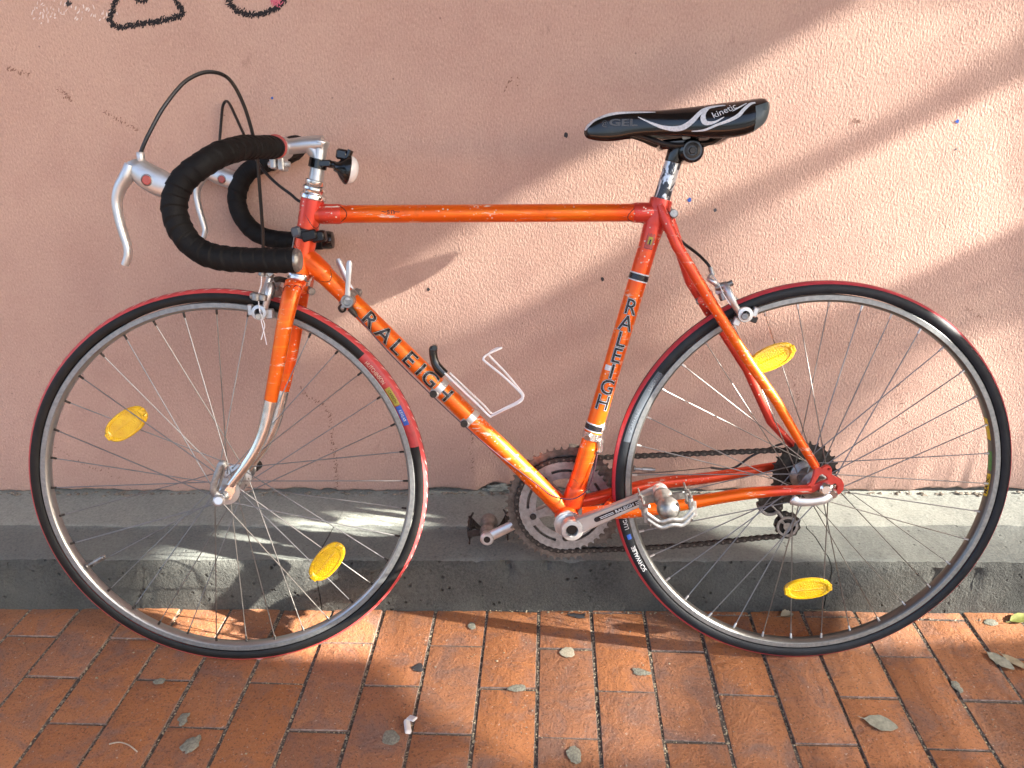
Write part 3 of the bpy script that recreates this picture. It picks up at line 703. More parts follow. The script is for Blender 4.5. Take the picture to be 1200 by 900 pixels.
f.tube(seg(DT0, DT1, 24), [.0166, .0166, .0152] + [.0150] * 19 + [.0162, .0166], 20, fade=fadep(24, .35, .5, .05))
f.tube(seg(ST0, ST1, 24), [.0168, .0168, .0165] + [.0150] * 19 + [.0160, .0166, .0166], 20, fade=[1, 1, 1, .85, .6, .45, .35, .25, .2] + [.12] * 11 + [.3, .5, .6, .6, .6])
f.cyl(BB + V((0, -.036, 0)), BB + V((0, .036, 0)), .0205, 28, fade=.45)
# lug sleeves with a raised lip
for a, b, r, fd in ((TT0, TT1, .0158, .9), (DT0, DT1, .0172, .35), (TT1, TT0, .0157, 1.0)):
    d = (b - a).normalized(); f.lathe([(r - .001, .006), (r, .010), (r, .036), (r - .0010, .040), (r - .0022, .0405)], a, d, 22, fade=fd)
d = (ST1 - ST0).normalized(); f.lathe([(.0172, -.006), (.0178, -.003), (.0178, .030), (.0168, .036), (.0152, .037)], ST0, d, 22, fade=1.0)
f.lathe([(.0172, .0), (.0176, .003), (.0176, .030), (.0166, .036), (.0152, .037)], ST1, -d, 22, fade=.6)
# chainstays
f.tube(cr([(-0.3851, -0.0200, 0.2850), (-0.3051, -0.0340, 0.2947), (-0.2087, -0.0450, 0.3123), (-0.1143, -0.0540, 0.3312), (-0.0203, -0.0600, 0.3394)], 6), [.0100 + .0030 * math.sin(PI * min(1, i / 14)) * (1 if i < 14 else 0) for i in range(17)] + [.0102, .0098, .0093, .0088, .0084, .0080, .0076, .0072], 14, fade=[.4, .35, .3, .25, .2, .15] + [.06] * 13 + [.5, .7, .9, .9, .9, .9])
f.tube(cr([(-0.3864, 0.0200, 0.2890), (-0.3513, 0.0300, 0.2927), (-0.2602, 0.0420, 0.3115), (-0.1538, 0.0500, 0.3207), (-0.0471, 0.0580, 0.3355), (-0.0135, 0.0600, 0.3389)], 5), [.0105, .011, .0115, .012, .012, .012, .012, .012, .0118, .0115, .0113, .011, .0108, .0105, .0102, .010, .0098, .0095, .0092, .009, .0088, .0086, .0084, .0082, .008, .008], 14, fade=.75)
# seat stays with their long spearhead caps on the seat cluster
f.tube([(-0.2696, -0.0165, 0.7912), (-0.2617, -0.0200, 0.7717), (-0.2431, -0.0260, 0.7301), (-0.1860, -0.0360, 0.6378), (-0.1267, -0.0460, 0.5471), (-0.0803, -0.0520, 0.4822), (-0.0458, -0.0570, 0.4255), (-0.0149, -0.0600, 0.3774)], [.0050, .0085, .0088, .0085, .0082, .0078, .0074, .0070], 14, fade=[1, 1, .9, .4, .12, .08, .12, .5])
f.tube([(-0.2555, 0.0165, 0.7872), (-0.2461, 0.0200, 0.7672), (-0.2075, 0.0300, 0.6679), (-0.1731, 0.0360, 0.6160), (-0.1448, 0.0400, 0.5792), (-0.1018, 0.0460, 0.5160), (-0.0536, 0.0540, 0.4211), (-0.0132, 0.0600, 0.3784), (0.0017, 0.0600, 0.3578)], [.0055, .0085, .0086, .0085, .0084, .0080, .0076, .0072, .0068], 14, fade=1.0)
f.cyl((-0.2022, -0.0300, 0.6440), (-0.1754, 0.0320, 0.6477), .0065, 12, fade=.9)
f.cyl((-0.3441, -0.0260, 0.3009), (-0.3259, 0.0300, 0.2925), .006, 12, fade=.6)
frame = f.build('frame', 'paint', bike, angle=45)

def pxplate(pts, y, th, mat, name, parent, holes=(), label=None):
    mb = MB(); mb.plate([pts] + list(holes), (0, 1, 0), th); o = mb.build(name, mat, parent, angle=30)
    bv = o.modifiers.new('bevel', 'BEVEL'); bv.width = min(.0008, th * .2); bv.segments = 1; bv.limit_method = 'ANGLE'
    if label: o['label'] = label
    return o
DO = [(-0.0167, -0.0600, 0.3832), (-0.0066, -0.0600, 0.3756), (-0.0014, -0.0600, 0.3795), (0.0032, -0.0600, 0.3810), (0.0082, -0.0600, 0.3786), (0.0106, -0.0600, 0.3736), (0.0107, -0.0600, 0.3642), (0.0192, -0.0600, 0.3605), (0.0270, -0.0600, 0.3567), (0.0319, -0.0600, 0.3487), (0.0319, -0.0600, 0.3392), (0.0270, -0.0600, 0.3315), (0.0207, -0.0600, 0.3296), (0.0164, -0.0600, 0.3350), (0.0202, -0.0600, 0.3393), (0.0215, -0.0600, 0.3451), (0.0180, -0.0600, 0.3496), (0.0107, -0.0600, 0.3474), (-0.0040, -0.0600, 0.3425), (-0.0145, -0.0600, 0.3352), (-0.0226, -0.0600, 0.3331), (-0.0289, -0.0600, 0.3449), (-0.0212, -0.0600, 0.3514), (-0.0180, -0.0600, 0.3644)]
DOH = [(-0.0084, -0.0600, 0.3636), (-0.0044, -0.0600, 0.3658), (0.0035, -0.0600, 0.3606), (0.0045, -0.0600, 0.3562), (-0.0061, -0.0600, 0.3520), (-0.0160, -0.0600, 0.3470), (-0.0131, -0.0600, 0.3542)]
EYE = [(0.0050, -0.0600, 0.3764), (0.0068, -0.0600, 0.3752), (0.0066, -0.0600, 0.3729), (0.0041, -0.0600, 0.3715), (0.0030, -0.0600, 0.3736)]
pxplate(DO, -.06, .006, 'paint_red', 'dropout', frame, [DOH, EYE])
sh = V((0, .120, 0)); pxplate([V(p) + sh for p in DO], .06, .006, 'paint_red', 'dropout', frame, [[V(p) + sh for p in DOH], [V(p) + sh for p in EYE]])

# lettering wrapped on a tube: origin p0, reading direction, tube axis data
def tube_text(body, size, A, B, r, t0, up_along, out_side, mats, offs, sx=1.0, spin=0.0, name='lettering', parent=None, label=None, lift=.0006, adv=1.0):
    """letters one by one along the tube A->B; up_along False: baseline along the tube; True: letters stacked upright down the tube"""
    ax = (B - A).normalized(); n = (Vector((0, -1, 0)) - ax * Vector((0, -1, 0)).dot(ax)).normalized(); c = ax.cross(n)
    if c.z > 0: c = -c                                            # c: down/around
    mb = MB(); pos = t0
    for i, ch in enumerate(body):
        for li, (mi, off) in enumerate(zip(range(len(mats)), offs)):
            vs, fs = text_tris(ch, size, off, cuts=3, sx=sx)
            P = []
            for (u, w2) in vs:
                if up_along: al, arc = pos - w2, u
                else: al, arc = pos + u, -w2
                if up_along: arc = u * out_side
                th = arc / r + spin; rr = r + lift + li * .00022
                P.append(A + ax * al + n * (rr * math.cos(th)) + c * (rr * math.sin(th)))
            mb.add(P, fs, mi)
        pos += adv if not isinstance(adv, (list, tuple)) else adv[i]
    o = mb.build(name, mats, parent, smooth=False, recalc=False)
    if label: o['label'] = label
    return o
L = (DT1 - DT0).length
ax = (DT1 - DT0).normalized()
tp = lambda p, A, B: (V(p) - A).dot((B - A).normalized())
a0 = tp((-0.7213, -0.0140, 0.6253), DT0, DT1); a1 = tp((-0.6117, -0.0140, 0.4928), DT0, DT1)
tube_text('RALEIGH', .0345, DT0, DT1, .0150, a0, False, 1, ['black_print', 'cream_print', 'black_print'], [.0017, .0011, .0004], 1.12, -.10, parent=frame, label='worn black and cream outlined capitals', adv=[(a1 - a0) / 6 * k for k in (1.14, 1.02, .98, .86, .76, 1.1, 1)])
a0 = tp((-0.3080, -0.0140, 0.6312), ST0, ST1); a1 = tp((-0.3565, -0.0140, 0.4755), ST0, ST1)
tube_text('RALEIGH', .0350, ST0, ST1, .0150, a0, True, 1, ['black_print', 'white_print', 'black_print'], [.0016, .0010, .0003], .92, -.05, parent=frame, label='stacked black letters with white outline', adv=[(a1 - a0) / 6] * 7)
def band(A, B, px, wdt, r, mat, parent, lift=.0006, name='band_sticker'):
    t = tp(px, A, B); d = (B - A).normalized(); mb = MB(); mb.lathe([(r, -wdt / 2), (r + lift, -wdt / 2 + .0002), (r + lift, wdt / 2 - .0002), (r, wdt / 2)], A + d * t, d, 24, caps=False); return mb.build(name, mat, parent)
for px in ((-0.2989, -0.0140, 0.6798), (-0.3701, -0.0140, 0.4326)):
    band(ST0, ST1, px, .0135, .0151, 'white_print', frame); band(ST0, ST1, px, .0095, .0151, 'black_print', frame, .0010)
# small transfer below the seat lug, and a worn tag on the top tube
def tube_patch(A, B, r, t0, t1, th0, th1, mat, name, parent, lift=.0005, n=8):
    ax = (B - A).normalized(); nn = (Vector((0, -1, 0)) - ax * Vector((0, -1, 0)).dot(ax)).normalized(); c = ax.cross(nn)
    if c.z > 0: c = -c
    vs = [A + ax * (t0 + (t1 - t0) * j) + nn * ((r + lift) * math.cos(th0 + (th1 - th0) * i / n)) + c * ((r + lift) * math.sin(th0 + (th1 - th0) * i / n)) for j in (0, 1) for i in range(n + 1)]
    mb = MB(); mb.add(vs, [[i, i + 1, n + 2 + i, n + 1 + i] for i in range(n)]); return mb.build(name, mat, parent, recalc=False)
t = tp((-0.2882, -0.0140, 0.7381), ST0, ST1)
tube_patch(ST0, ST1, .0152, t - .013, t + .013, -.5, .35, 'black_print', 'transfer', frame); tube_patch(ST0, ST1, .0152, t - .0122, t + .0122, -.46, .31, 'red_print', 'transfer', frame, .0008)
tube_patch(ST0, ST1, .0152, t - .006, t + .006, -.30, .12, 'olive_print', 'transfer', frame, .0011); tube_patch(ST0, ST1, .0152, t - .002, t + .006, -.16, .0, 'black_print', 'transfer', frame, .0014)
t = tp((-0.3349, -0.0140, 0.5312), ST0, ST1); tube_patch(ST0, ST1, .0151, t - .0045, t + .0045, -.95, -.25, 'white_print', 'transfer', frame)
tube_text('~sn~', .012, TT0, TT1, .0138, tp((-0.6980, -0.0120, 0.7895), TT0, TT1), False, 1, ['black_print'], [0.0], 1.2, -.25, parent=frame, adv=.007)
# lug pin-striping: thin dark lines round each lug edge
def loopline(A, B, r, t, amp, ph, k=2):
    ax = (B - A).normalized(); nn = (Vector((0, -1, 0)) - ax * Vector((0, -1, 0)).dot(ax)).normalized(); c = ax.cross(nn)
    P = [A + ax * (t + amp * math.cos(k * (i * 2 * PI / 40) + ph)) + nn * (r * math.cos(i * 2 * PI / 40)) + c * (r * math.sin(i * 2 * PI / 40)) for i in range(41)]
    pl = MB(); pl.tube(P, .00055, 4, caps=False); pl.build('lug_lining', 'black_print', frame)
loopline(TT0, TT1, .0141, .043, .008, 0); loopline(DT0, DT1, .0153, .044, .010, .4); loopline(TT1, TT0, .0141, .043, .007, 1); loopline(HT, HB, .0169, .034, .010, 2.0); loopline(HT, HB, .0170, .085, .010, 1.0)
loopline(ST0, ST1, .0153, .042, .005, .5); loopline(ST1, ST0, .0153, .044, .006, 1.5)
mb = MB(); mb.cyl((-0.2499, -0.0060, 0.7741), (-0.2482, -0.0240, 0.7780), .0068, 16); mb.build('seat_bolt', 'alloy_dull', frame)
mb = MB(); mb.cyl((-0.2491, 0.0060, 0.7779), (-0.2476, 0.0220, 0.7831), .006, 12); mb.build('seat_bolt', 'alloy_dull', frame)
tube_patch(HT, HB, .0183, .062, .092, -1.75, -1.0, 'white_print', 'head_badge', frame); tube_patch(HT, HB, .0184, .100, .118, -1.5, -.9, 'alloy', 'head_badge', frame)

# --- headset and stem
hs = MB()
hs.lathe([(.0172, -.003), (.0200, -.001), (.0205, .004), (.0190, .007), (.0165, .008), (.0170, .011), (.0185, .013), (.0185, .0165), (.0165, .018), (.0150, .020), (.0162, .022), (.0162, .027), (.0140, .0285)], HT, SA, 32); hs.build('upper_headset', 'chrome', bike); hs = MB()
hs.lathe([(.0172, .003), (.0192, .001), (.0200, -.003), (.0198, -.007), (.0182, -.009), (.0190, -.011), (.0186, -.015), (.0165, -.017)], HB, SA, 32)
hs.build('lower_headset', 'chrome', bike)
SQ0 = HT + SA * .020; STOP = V((-0.7919, -0.0000, 0.8964)); CLAMP = V((-0.8571, 0.0000, 0.8860))
sm = MB()
sm.tube(cr([SQ0, lerp(SQ0, STOP, .5), lerp(SQ0, STOP, .86), STOP], 6), [.0112] * 12 + [.0118, .0126, .0132, .0134, .0132, .0124, .009][:7], 22)
EX = V((-0.7955, 0.0000, 0.8914))
sm.tube(cr([EX + V((.006, 0, -.001)), lerp(EX, CLAMP, .3), lerp(EX, CLAMP, .8), CLAMP], 6), [.0130, .0130, .0130, .0130, .0129, .0128, .0126, .0124, .0122, .0120, .0119, .0118, .0118, .0120, .0124, .013, .014, .015, .015], 20)
sm.tube(cr([SQ0 + (STOP - SQ0) * .52, lerp(SQ0, STOP, .72) + V((-.006, 0, .0)), lerp(EX, CLAMP, .28)], 6), [.0105, .0110, .0112, .0112, .0112, .0112, .0112, .0112, .0112, .0112, .0112, .0110, .0108], 16)
sm.lathe([(.0150, -.019), (.0178, -.017), (.0178, .017), (.0150, .019)], CLAMP, (0, 1, 0), 28)
stem = sm.build('stem', 'alloy', bike, angle=50)
cb = MB(); c0 = CLAMP + V((-.006, 0, -.022)); cb.box(c0 + V((-.004, 0, 0)), (.009, .026, .020), bev=.002); cb.box(c0 + V((.009, 0, -.001)), (.009, .028, .024), bev=.002); cb.cyl(c0 + V((-.014, 0, -.003)), c0 + V((.020, 0, -.003)), .0045, 12)
cb.build('clamp_bolt', 'alloy', stem)
mb = MB(); mb.lathe([(.0168, -.0225), (.0180, -.0222), (.0180, -.0185), (.0168, -.018)], CLAMP, (0, 1, 0), 28); mb.build('clamp_ring', 'red_print', stem)

# --- handlebar with cloth tape
near = [CLAMP, V((-0.8595, -0.0280, 0.8844)), V((-0.8673, -0.0720, 0.8813)), V((-0.8742, -0.1080, 0.8779)), V((-0.8817, -0.1420, 0.8712)), V((-0.8906, -0.1660, 0.8639)), V((-0.9051, -0.1820, 0.8519)), V((-0.9219, -0.1870, 0.8399)), V((-0.9354, -0.1880, 0.8265)), V((-0.9443, -0.1880, 0.8112)), V((-0.9479, -0.1880, 0.7958)), V((-0.9463, -0.1880, 0.7784)), V((-0.9378, -0.1880, 0.7573)), V((-0.9217, -0.1880, 0.7400)), V((-0.9027, -0.1880, 0.7313)), V((-0.8777, -0.1880, 0.7270)), V((-0.8417, -0.1880, 0.7248)), V((-0.7902, -0.1880, 0.7241))]
far = [CLAMP, CLAMP + V((-.002, .03, .0)), V((-0.8616, 0.1000, 0.8965)), V((-0.8703, 0.1400, 0.8977)), V((-0.8886, 0.1700, 0.8916)), V((-0.9105, 0.1800, 0.8847)), V((-0.9311, 0.1840, 0.8786)), V((-0.9660, 0.1850, 0.8659)), V((-0.9862, 0.1850, 0.8477)), V((-0.9984, 0.1850, 0.8210)), V((-0.9985, 0.1850, 0.7976)), V((-0.9891, 0.1850, 0.7738)), V((-0.9668, 0.1850, 0.7504)), V((-0.9334, 0.1850, 0.7401)), V((-0.8945, 0.1850, 0.7368)), V((-0.8456, 0.1850, 0.7375))]
hb = MB()
for P in (near, far): hb.tube(cr(P, 8), .0118, 14)
bar = hb.build('handlebar', 'alloy', bike)
def tape(P, skip, wraps, r0, sgn):
    """overlapping spiral of tape: a tube whose radius steps at every wrap, the step slanting round the bar"""
    C = [V(p) for p in cr(P, 26)]; s = [0.0]
    for i in range(1, len(C)): s.append(s[-1] + (C[i] - C[i - 1]).length)
    L = s[-1]; mb = MB(); n = 28; vs = []; fs = []; N = 520; j = 0; d0 = (C[1] - C[0]).normalized(); d, a, b = axes(d0)
    pitch = (L - skip) / wraps; rr = random.Random(3 if sgn > 0 else 9); jit = [rr.uniform(-.25, .25) for _ in range(wraps + 4)]; am = [rr.uniform(.5, 1.4) for _ in range(wraps + 4)]
    for i in range(N + 1):
        q = skip + (L - skip - .0005) * i / N
        while j < len(s) - 2 and s[j + 1] < q: j += 1
        t = (q - s[j]) / (s[j + 1] - s[j]); c = C[j].lerp(C[j + 1], t); d1 = (C[min(j + 2, len(C) - 1)] - C[max(j - 1, 0)]).normalized()
        a = (a - d1 * a.dot(d1)).normalized(); b = d1.cross(a)
        for k in range(n):
            th = 2 * PI * k / n; w0 = (q - skip) / pitch + sgn * .5 * math.cos(th); wi = int(max(0, w0)) + 1; fr = w0 + jit[min(wi, wraps + 3)] * .6
            fr = fr - math.floor(fr); st = (fr if fr < .88 else (1 - fr) / .12 * .88) * .0013 * am[min(wi, wraps + 3)]
            r = r0 + st + .0005 * fbm(c.x * 90 + th, c.z * 90, sgn * 3)
            vs.append(c + a * (math.cos(th) * r) + b * (math.sin(th) * r))
    for i in range(N):
        for k in range(n): fs.append([i * n + k, i * n + (k + 1) % n, (i + 1) * n + (k + 1) % n, (i + 1) * n + k])
    fs.append(list(range(n))[::-1]); fs.append([N * n + k for k in range(n)])
    mb.add(vs, fs); return mb.build('bar_tape', 'tape', bar, angle=60)
tape(near, .022, 30, .0163, 1); tape(far, .022, 27, .0160, -1)
e = near[-1]; d = (near[-1] - near[-2]).normalized(); mb = MB(); mb.lathe([(.0145, -.002), (.0160, 0), (.0160, .003), (.013, .0065), (.004, .008)], e, d, 24); mb.build('bar_plug', 'alloy_dull', bar)
e = far[-1]; d = (far[-1] - far[-2]).normalized(); mb = MB(); mb.lathe([(.0150, -.004), (.0165, -.002), (.0168, .010), (.0150, .016), (.006, .018)], e, d, 24); mb.build('bar_plug', 'black_gloss', bar)

# --- brake levers
def lever(bodypts, bodyr, levpts, levr, dot, cabpt, y, parent):
    mb = MB(); mb.tube(cr(bodypts, 6), sum([[bodyr[i] + (bodyr[i + 1] - bodyr[i]) * k / 6 for k in range(6)] for i in range(len(bodyr) - 1)], []) + [bodyr[-1]], 18, oval=.62, hint=(0, 0, 1))
    mb.cyl(V(cabpt) + V((.001, 0, -.010)), V(cabpt) + V((.001, 0, .003)), .0052, 14)
    o = mb.build('brake_lever', 'alloy', parent, angle=50)
    lb = MB(); lb.tube(cr(levpts, 7), sum([[levr[i] + (levr[i + 1] - levr[i]) * k / 7 for k in range(7)] for i in range(len(levr) - 1)], []) + [levr[-1]], 14, oval=1.25, hint=(1, 0, 0))
    lb.build('lever_blade', 'alloy', o, angle=50)
    db = MB(); db.cyl(V(dot) + V((0, .004, 0)), V(dot) + V((0, -.0025, 0)), .0062, 20); db.build('pivot_cap', 'red_dot', o)
    rb = MB(); rb.lathe([(.0064, -.001), (.0074, -.0018), (.0078, .001), (.0068, .002)], V(dot), (0, -1, 0), 20, closed=True); rb.build('pivot_ring', 'alloy_dull', o)
    return o
lever([(-0.9496, -0.1880, 0.8229), (-0.9627, -0.1880, 0.8280), (-0.9798, -0.1880, 0.8376), (-0.9921, -0.1880, 0.8487), (-0.9956, -0.1880, 0.8574)], [.0170, .0185, .0182, .0150, .0085],
      [(-0.9981, -0.1900, 0.8519), (-1.0050, -0.1900, 0.8379), (-1.0161, -0.1900, 0.8227), (-1.0228, -0.1900, 0.8051), (-1.0230, -0.1900, 0.7851), (-1.0198, -0.1900, 0.7638), (-1.0162, -0.1900, 0.7456), (-1.0173, -0.1900, 0.7331), (-1.0230, -0.1900, 0.7211)], [.0075, .0088, .0078, .0066, .0060, .0058, .0056, .0054, .0048], (-0.9754, -0.1980, 0.8317), (-0.9858, -0.1880, 0.8648), -.188, bike)
lever([(-0.9940, 0.1840, 0.8433), (-1.0105, 0.1840, 0.8488), (-1.0285, 0.1840, 0.8550), (-1.0417, 0.1840, 0.8618), (-1.0456, 0.1840, 0.8693)], [.0155, .0165, .0165, .0140, .0085],
      [(-1.0471, 0.1820, 0.8618), (-1.0559, 0.1820, 0.8516), (-1.0658, 0.1820, 0.8383), (-1.0702, 0.1820, 0.8220), (-1.0692, 0.1820, 0.7994), (-1.0646, 0.1820, 0.7766), (-1.0618, 0.1820, 0.7583), (-1.0664, 0.1820, 0.7445)], [.0072, .0080, .0070, .0060, .0056, .0054, .0052, .0046], (-1.0195, 0.1750, 0.8478), (-1.0343, 0.1840, 0.8735), .184, bike)

# --- cables
def cable(pts, r, mat, name='brake_cable', parent=bike, k=8, n=8, label=None):
    mb = MB(); mb.tube(cr(pts, k), r, n); o = mb.build(name, mat, parent)
    if label: o['label'] = label
    return o
cable([(-0.9855, -0.1880, 0.8648), (-0.9772, -0.1870, 0.8809), (-0.9689, -0.1840, 0.8961), (-0.9554, -0.1750, 0.9219), (-0.9373, -0.1600, 0.9504), (-0.9237, -0.1480, 0.9654), (-0.9066, -0.1340, 0.9746), (-0.8901, -0.1200, 0.9726), (-0.8803, -0.1100, 0.9602), (-0.8726, -0.0980, 0.9335), (-0.8686, -0.0860, 0.8989), (-0.8680, -0.0760, 0.8666), (-0.8717, -0.0660, 0.8296), (-0.8760, -0.0550, 0.7870), (-0.8807, -0.0450, 0.7422), (-0.8902, -0.0340, 0.6986)], .00265, 'cable_black')
cable([(-1.0343, 0.1840, 0.8735), (-1.0255, 0.1840, 0.8925), (-1.0197, 0.1820, 0.9142), (-1.0094, 0.1740, 0.9521), (-1.0026, 0.1680, 0.9711), (-0.9943, 0.1620, 0.9775), (-0.9842, 0.1520, 0.9708), (-0.9650, 0.1250, 0.9438), (-0.9433, 0.0950, 0.9124), (-0.9161, 0.0600, 0.8742), (-0.8989, 0.0450, 0.8530), (-0.8782, 0.0360, 0.8337), (-0.8556, 0.0300, 0.8172), (-0.8341, 0.0280, 0.8022), (-0.7738, 0.0260, 0.7879), (-0.6631, 0.0220, 0.7837), (-0.4986, 0.0220, 0.7814), (-0.3621, 0.0200, 0.7768), (-0.3059, 0.0120, 0.7688), (-0.2803, 0.0180, 0.7617), (-0.2444, 0.0260, 0.7482), (-0.2202, 0.0200, 0.7285), (-0.2017, 0.0080, 0.7133), (-0.1885, -0.0020, 0.6989), (-0.1822, -0.0060, 0.6871)], .0025, 'cable_black')
cable([(-0.7587, -0.0200, 0.6444), (-0.7461, -0.0210, 0.6225), (-0.6817, -0.0190, 0.5433), (-0.5599, -0.0180, 0.4188), (-0.4585, -0.0200, 0.3331), (-0.4400, -0.0230, 0.3189), (-0.4186, -0.0260, 0.3130), (-0.3987, -0.0270, 0.3140), (-0.3800, -0.0240, 0.3263), (-0.3696, -0.0180, 0.3467), (-0.3622, -0.0120, 0.3792), (-0.3590, -0.0060, 0.3967)], .00115, 'cable_plum', 'gear_cable')
cable([(-0.1515, 0.0620, 0.3348), (-0.1125, 0.0660, 0.3314), (-0.0804, 0.0660, 0.3535), (-0.0517, 0.0640, 0.3681), (-0.0134, 0.0680, 0.3775), (0.0330, 0.0800, 0.3589), (0.0514, 0.0880, 0.3172), (0.0292, 0.0820, 0.2738)], .0022, 'cable_black', 'gear_cable')
cable([(-0.2970, 0.0500, 0.3293), (-0.2327, 0.0560, 0.3297), (-0.1515, 0.0620, 0.3348)], .0008, 'steel_dark', 'gear_cable')

# --- fork
fk = MB(); CR = HB - SA * .020
F0 = V((-0.8529, 0.0000, 0.6694))
def blade(pts, rs, fades, chrome0):
    fk.tube(pts, rs, 18, oval=.72, hint=(1, 0, 0), fade=fades)
nb = [V((-0.8435, -0.0300, 0.6763)), V((-0.8481, -0.0410, 0.6534)), V((-0.8587, -0.0460, 0.6125)), V((-0.8743, -0.0470, 0.5512)), V((-0.8899, -0.0470, 0.4933))]
fb = [V((-0.8488, 0.0300, 0.6720)), V((-0.8567, 0.0400, 0.6441)), V((-0.8689, 0.0450, 0.5988)), V((-0.8853, 0.0470, 0.5367)), V((-0.8996, 0.0470, 0.4880))]
blade(cr(nb, 5), [.0150 - .0042 * i / 20 for i in range(21)], [.55 - .5 * min(1, i / 8) for i in range(21)], 0)
blade(cr(fb, 5), [.0150 - .0042 * i / 20 for i in range(21)], [.75 - .4 * min(1, i / 10) for i in range(21)], 0)
fk.box(lerp(nb[0], fb[0], .5) + V((0.003, 0, .000)), (.026, .078, .020), Matrix.Rotation(.24, 3, 'Y'), bev=.0025, fade=.35)
fk.cyl(HB - SA * .030, HB - SA * .012, .0165, 24, fade=.3)
fork = fk.build('fork', 'paint', bike, angle=50)
ch = MB()
for B0, P in ((nb, [(-0.8951, -0.0470, 0.4756), (-0.9061, -0.0480, 0.4416), (-0.9218, -0.0490, 0.4102), (-0.9439, -0.0500, 0.3800), (-0.9677, -0.0500, 0.3521)]), (fb, [(-0.9061, 0.0470, 0.4644), (-0.9180, 0.0470, 0.4291), (-0.9368, 0.0470, 0.3935), (-0.9575, 0.0470, 0.3653), (-0.9749, 0.0480, 0.3445)])):
    pts = cr([B0[-1] + V((.0004, 0, .0005)), *P], 5); ch.tube(pts, [.0108 - .0036 * i / 25 for i in range(26)], 18, oval=.80, hint=(1, 0, 0))
ch.build('fork_tip', 'chrome', fork, angle=50)
fd_ = MB()
for y, px in ((-.050, [(-0.9643, -0.0500, 0.3580), (-0.9738, -0.0500, 0.3477), (-0.9850, -0.0500, 0.3344), (-0.9905, -0.0500, 0.3224), (-0.9823, -0.0500, 0.3193), (-0.9771, -0.0500, 0.3283), (-0.9688, -0.0500, 0.3267), (-0.9602, -0.0500, 0.3416), (-0.9578, -0.0500, 0.3520)]),):
    fd_.plate([px], (0, 1, 0), .005); fd_.build('fork_end', 'chrome', fork); fd_ = MB(); fd_.plate([[V(p) + V((0, .100, 0)) for p in px]], (0, 1, 0), .005); fd_.build('fork_end', 'chrome', fork)
for p0, s in ((nb[0], -1), (fb[0], 1)):
    mb = MB()
    for a, cx in ((PI * 1.1, -.006), (0, .009)):
        pts = [p0 + V((cx + .0065 * math.cos(a + q * .42 * (1 if cx > 0 else -1)), -s * 0 + s * .0122 if s > 0 else -.0125, -.006 + .0065 * math.sin(a + q * .42 * (1 if cx > 0 else -1)))) for q in range(9)]
        mb.tube(pts, .0006, 5)
    mb.build('crown_lining', 'black_print', fork)

# --- wheels
def ring_mesh(prof, mats, n=216, extra=True):
    """closed-seam ring about local y; prof list of (r, y); material per strip"""
    mb = MB(); m = len(prof); vs = []; ang = []; phi = []; fs = []; mi = []
    for i in range(n + 1):
        t = 2 * PI * i / n
        for (r, y, ph) in prof: vs.append((r * math.sin(t), y, r * math.cos(t))); ang.append(t / (2 * PI)); phi.append(ph)
    for i in range(n):
        for j in range(m - 1): fs.append([i * m + j, i * m + j + 1, (i + 1) * m + j + 1, (i + 1) * m + j]); mi.append(mats[j])
    mb.add(vs, fs, mi, ang=ang, phi=phi); return mb
def tyre_prof(bands):
    out = []; mats = []
    edges = [-128, -118, -100, -80] + [-x for x in bands[::-1]] + [0] + bands + [80, 100, 118, 128]
    edges = sorted(set(edges)); full = []
    for a, b in zip(edges[:-1], edges[1:]):
        k = max(1, int((b - a) / 9)); full += [a + (b - a) * i / k for i in range(k)]
    full.append(edges[-1])
    for a in full:
        t = math.radians(a); out.append((.3225 + .0125 * math.cos(t), -.0125 * math.sin(t), abs(a) / 60))
    for a, b in zip(full[:-1], full[1:]):
        c = abs(a + b) / 2; mats.append(1 if bands[0] < c < bands[1] else 0)
    return out, mats
RIM = [(.3125, -.0092), (.3130, -.0100), (.3122, -.0106), (.3050, -.0104), (.3044, -.0098), (.3030, -.0088), (.3012, -.0060), (.3008, 0), (.3012, .0060), (.3030, .0088), (.3044, .0098), (.3050, .0104), (.3122, .0106), (.3130, .0100), (.3125, .0092)]
def spoke_mesh(name, side, lead, hubr, hubw, mats, cross=62.0):
    y = side * hubw; a = math.radians(lead * cross); p0 = V((hubr * math.sin(a), y + side * (.0012 if lead > 0 else -.0012), hubr * math.cos(a))); p1 = V((0, side * .0018, .3000))
    mb = MB(); d = (p1 - p0).normalized(); mb.tube([p0, p0 + (p1 - p0) * .5, p1 - d * .0065], .00095, 6)
    mb.tube([p1 - d * .0080, p1 - d * .0068, p1 - d * .001, p1 + d * .003], [.0013, .0019, .0020, .0026], 7, mi=1)
    mb.ball(p0, .0024, 6, 0, (1, .5, 1))
    me_o = mb.build(name, mats); me = me_o.data; bpy.data.objects.remove(me_o); return me
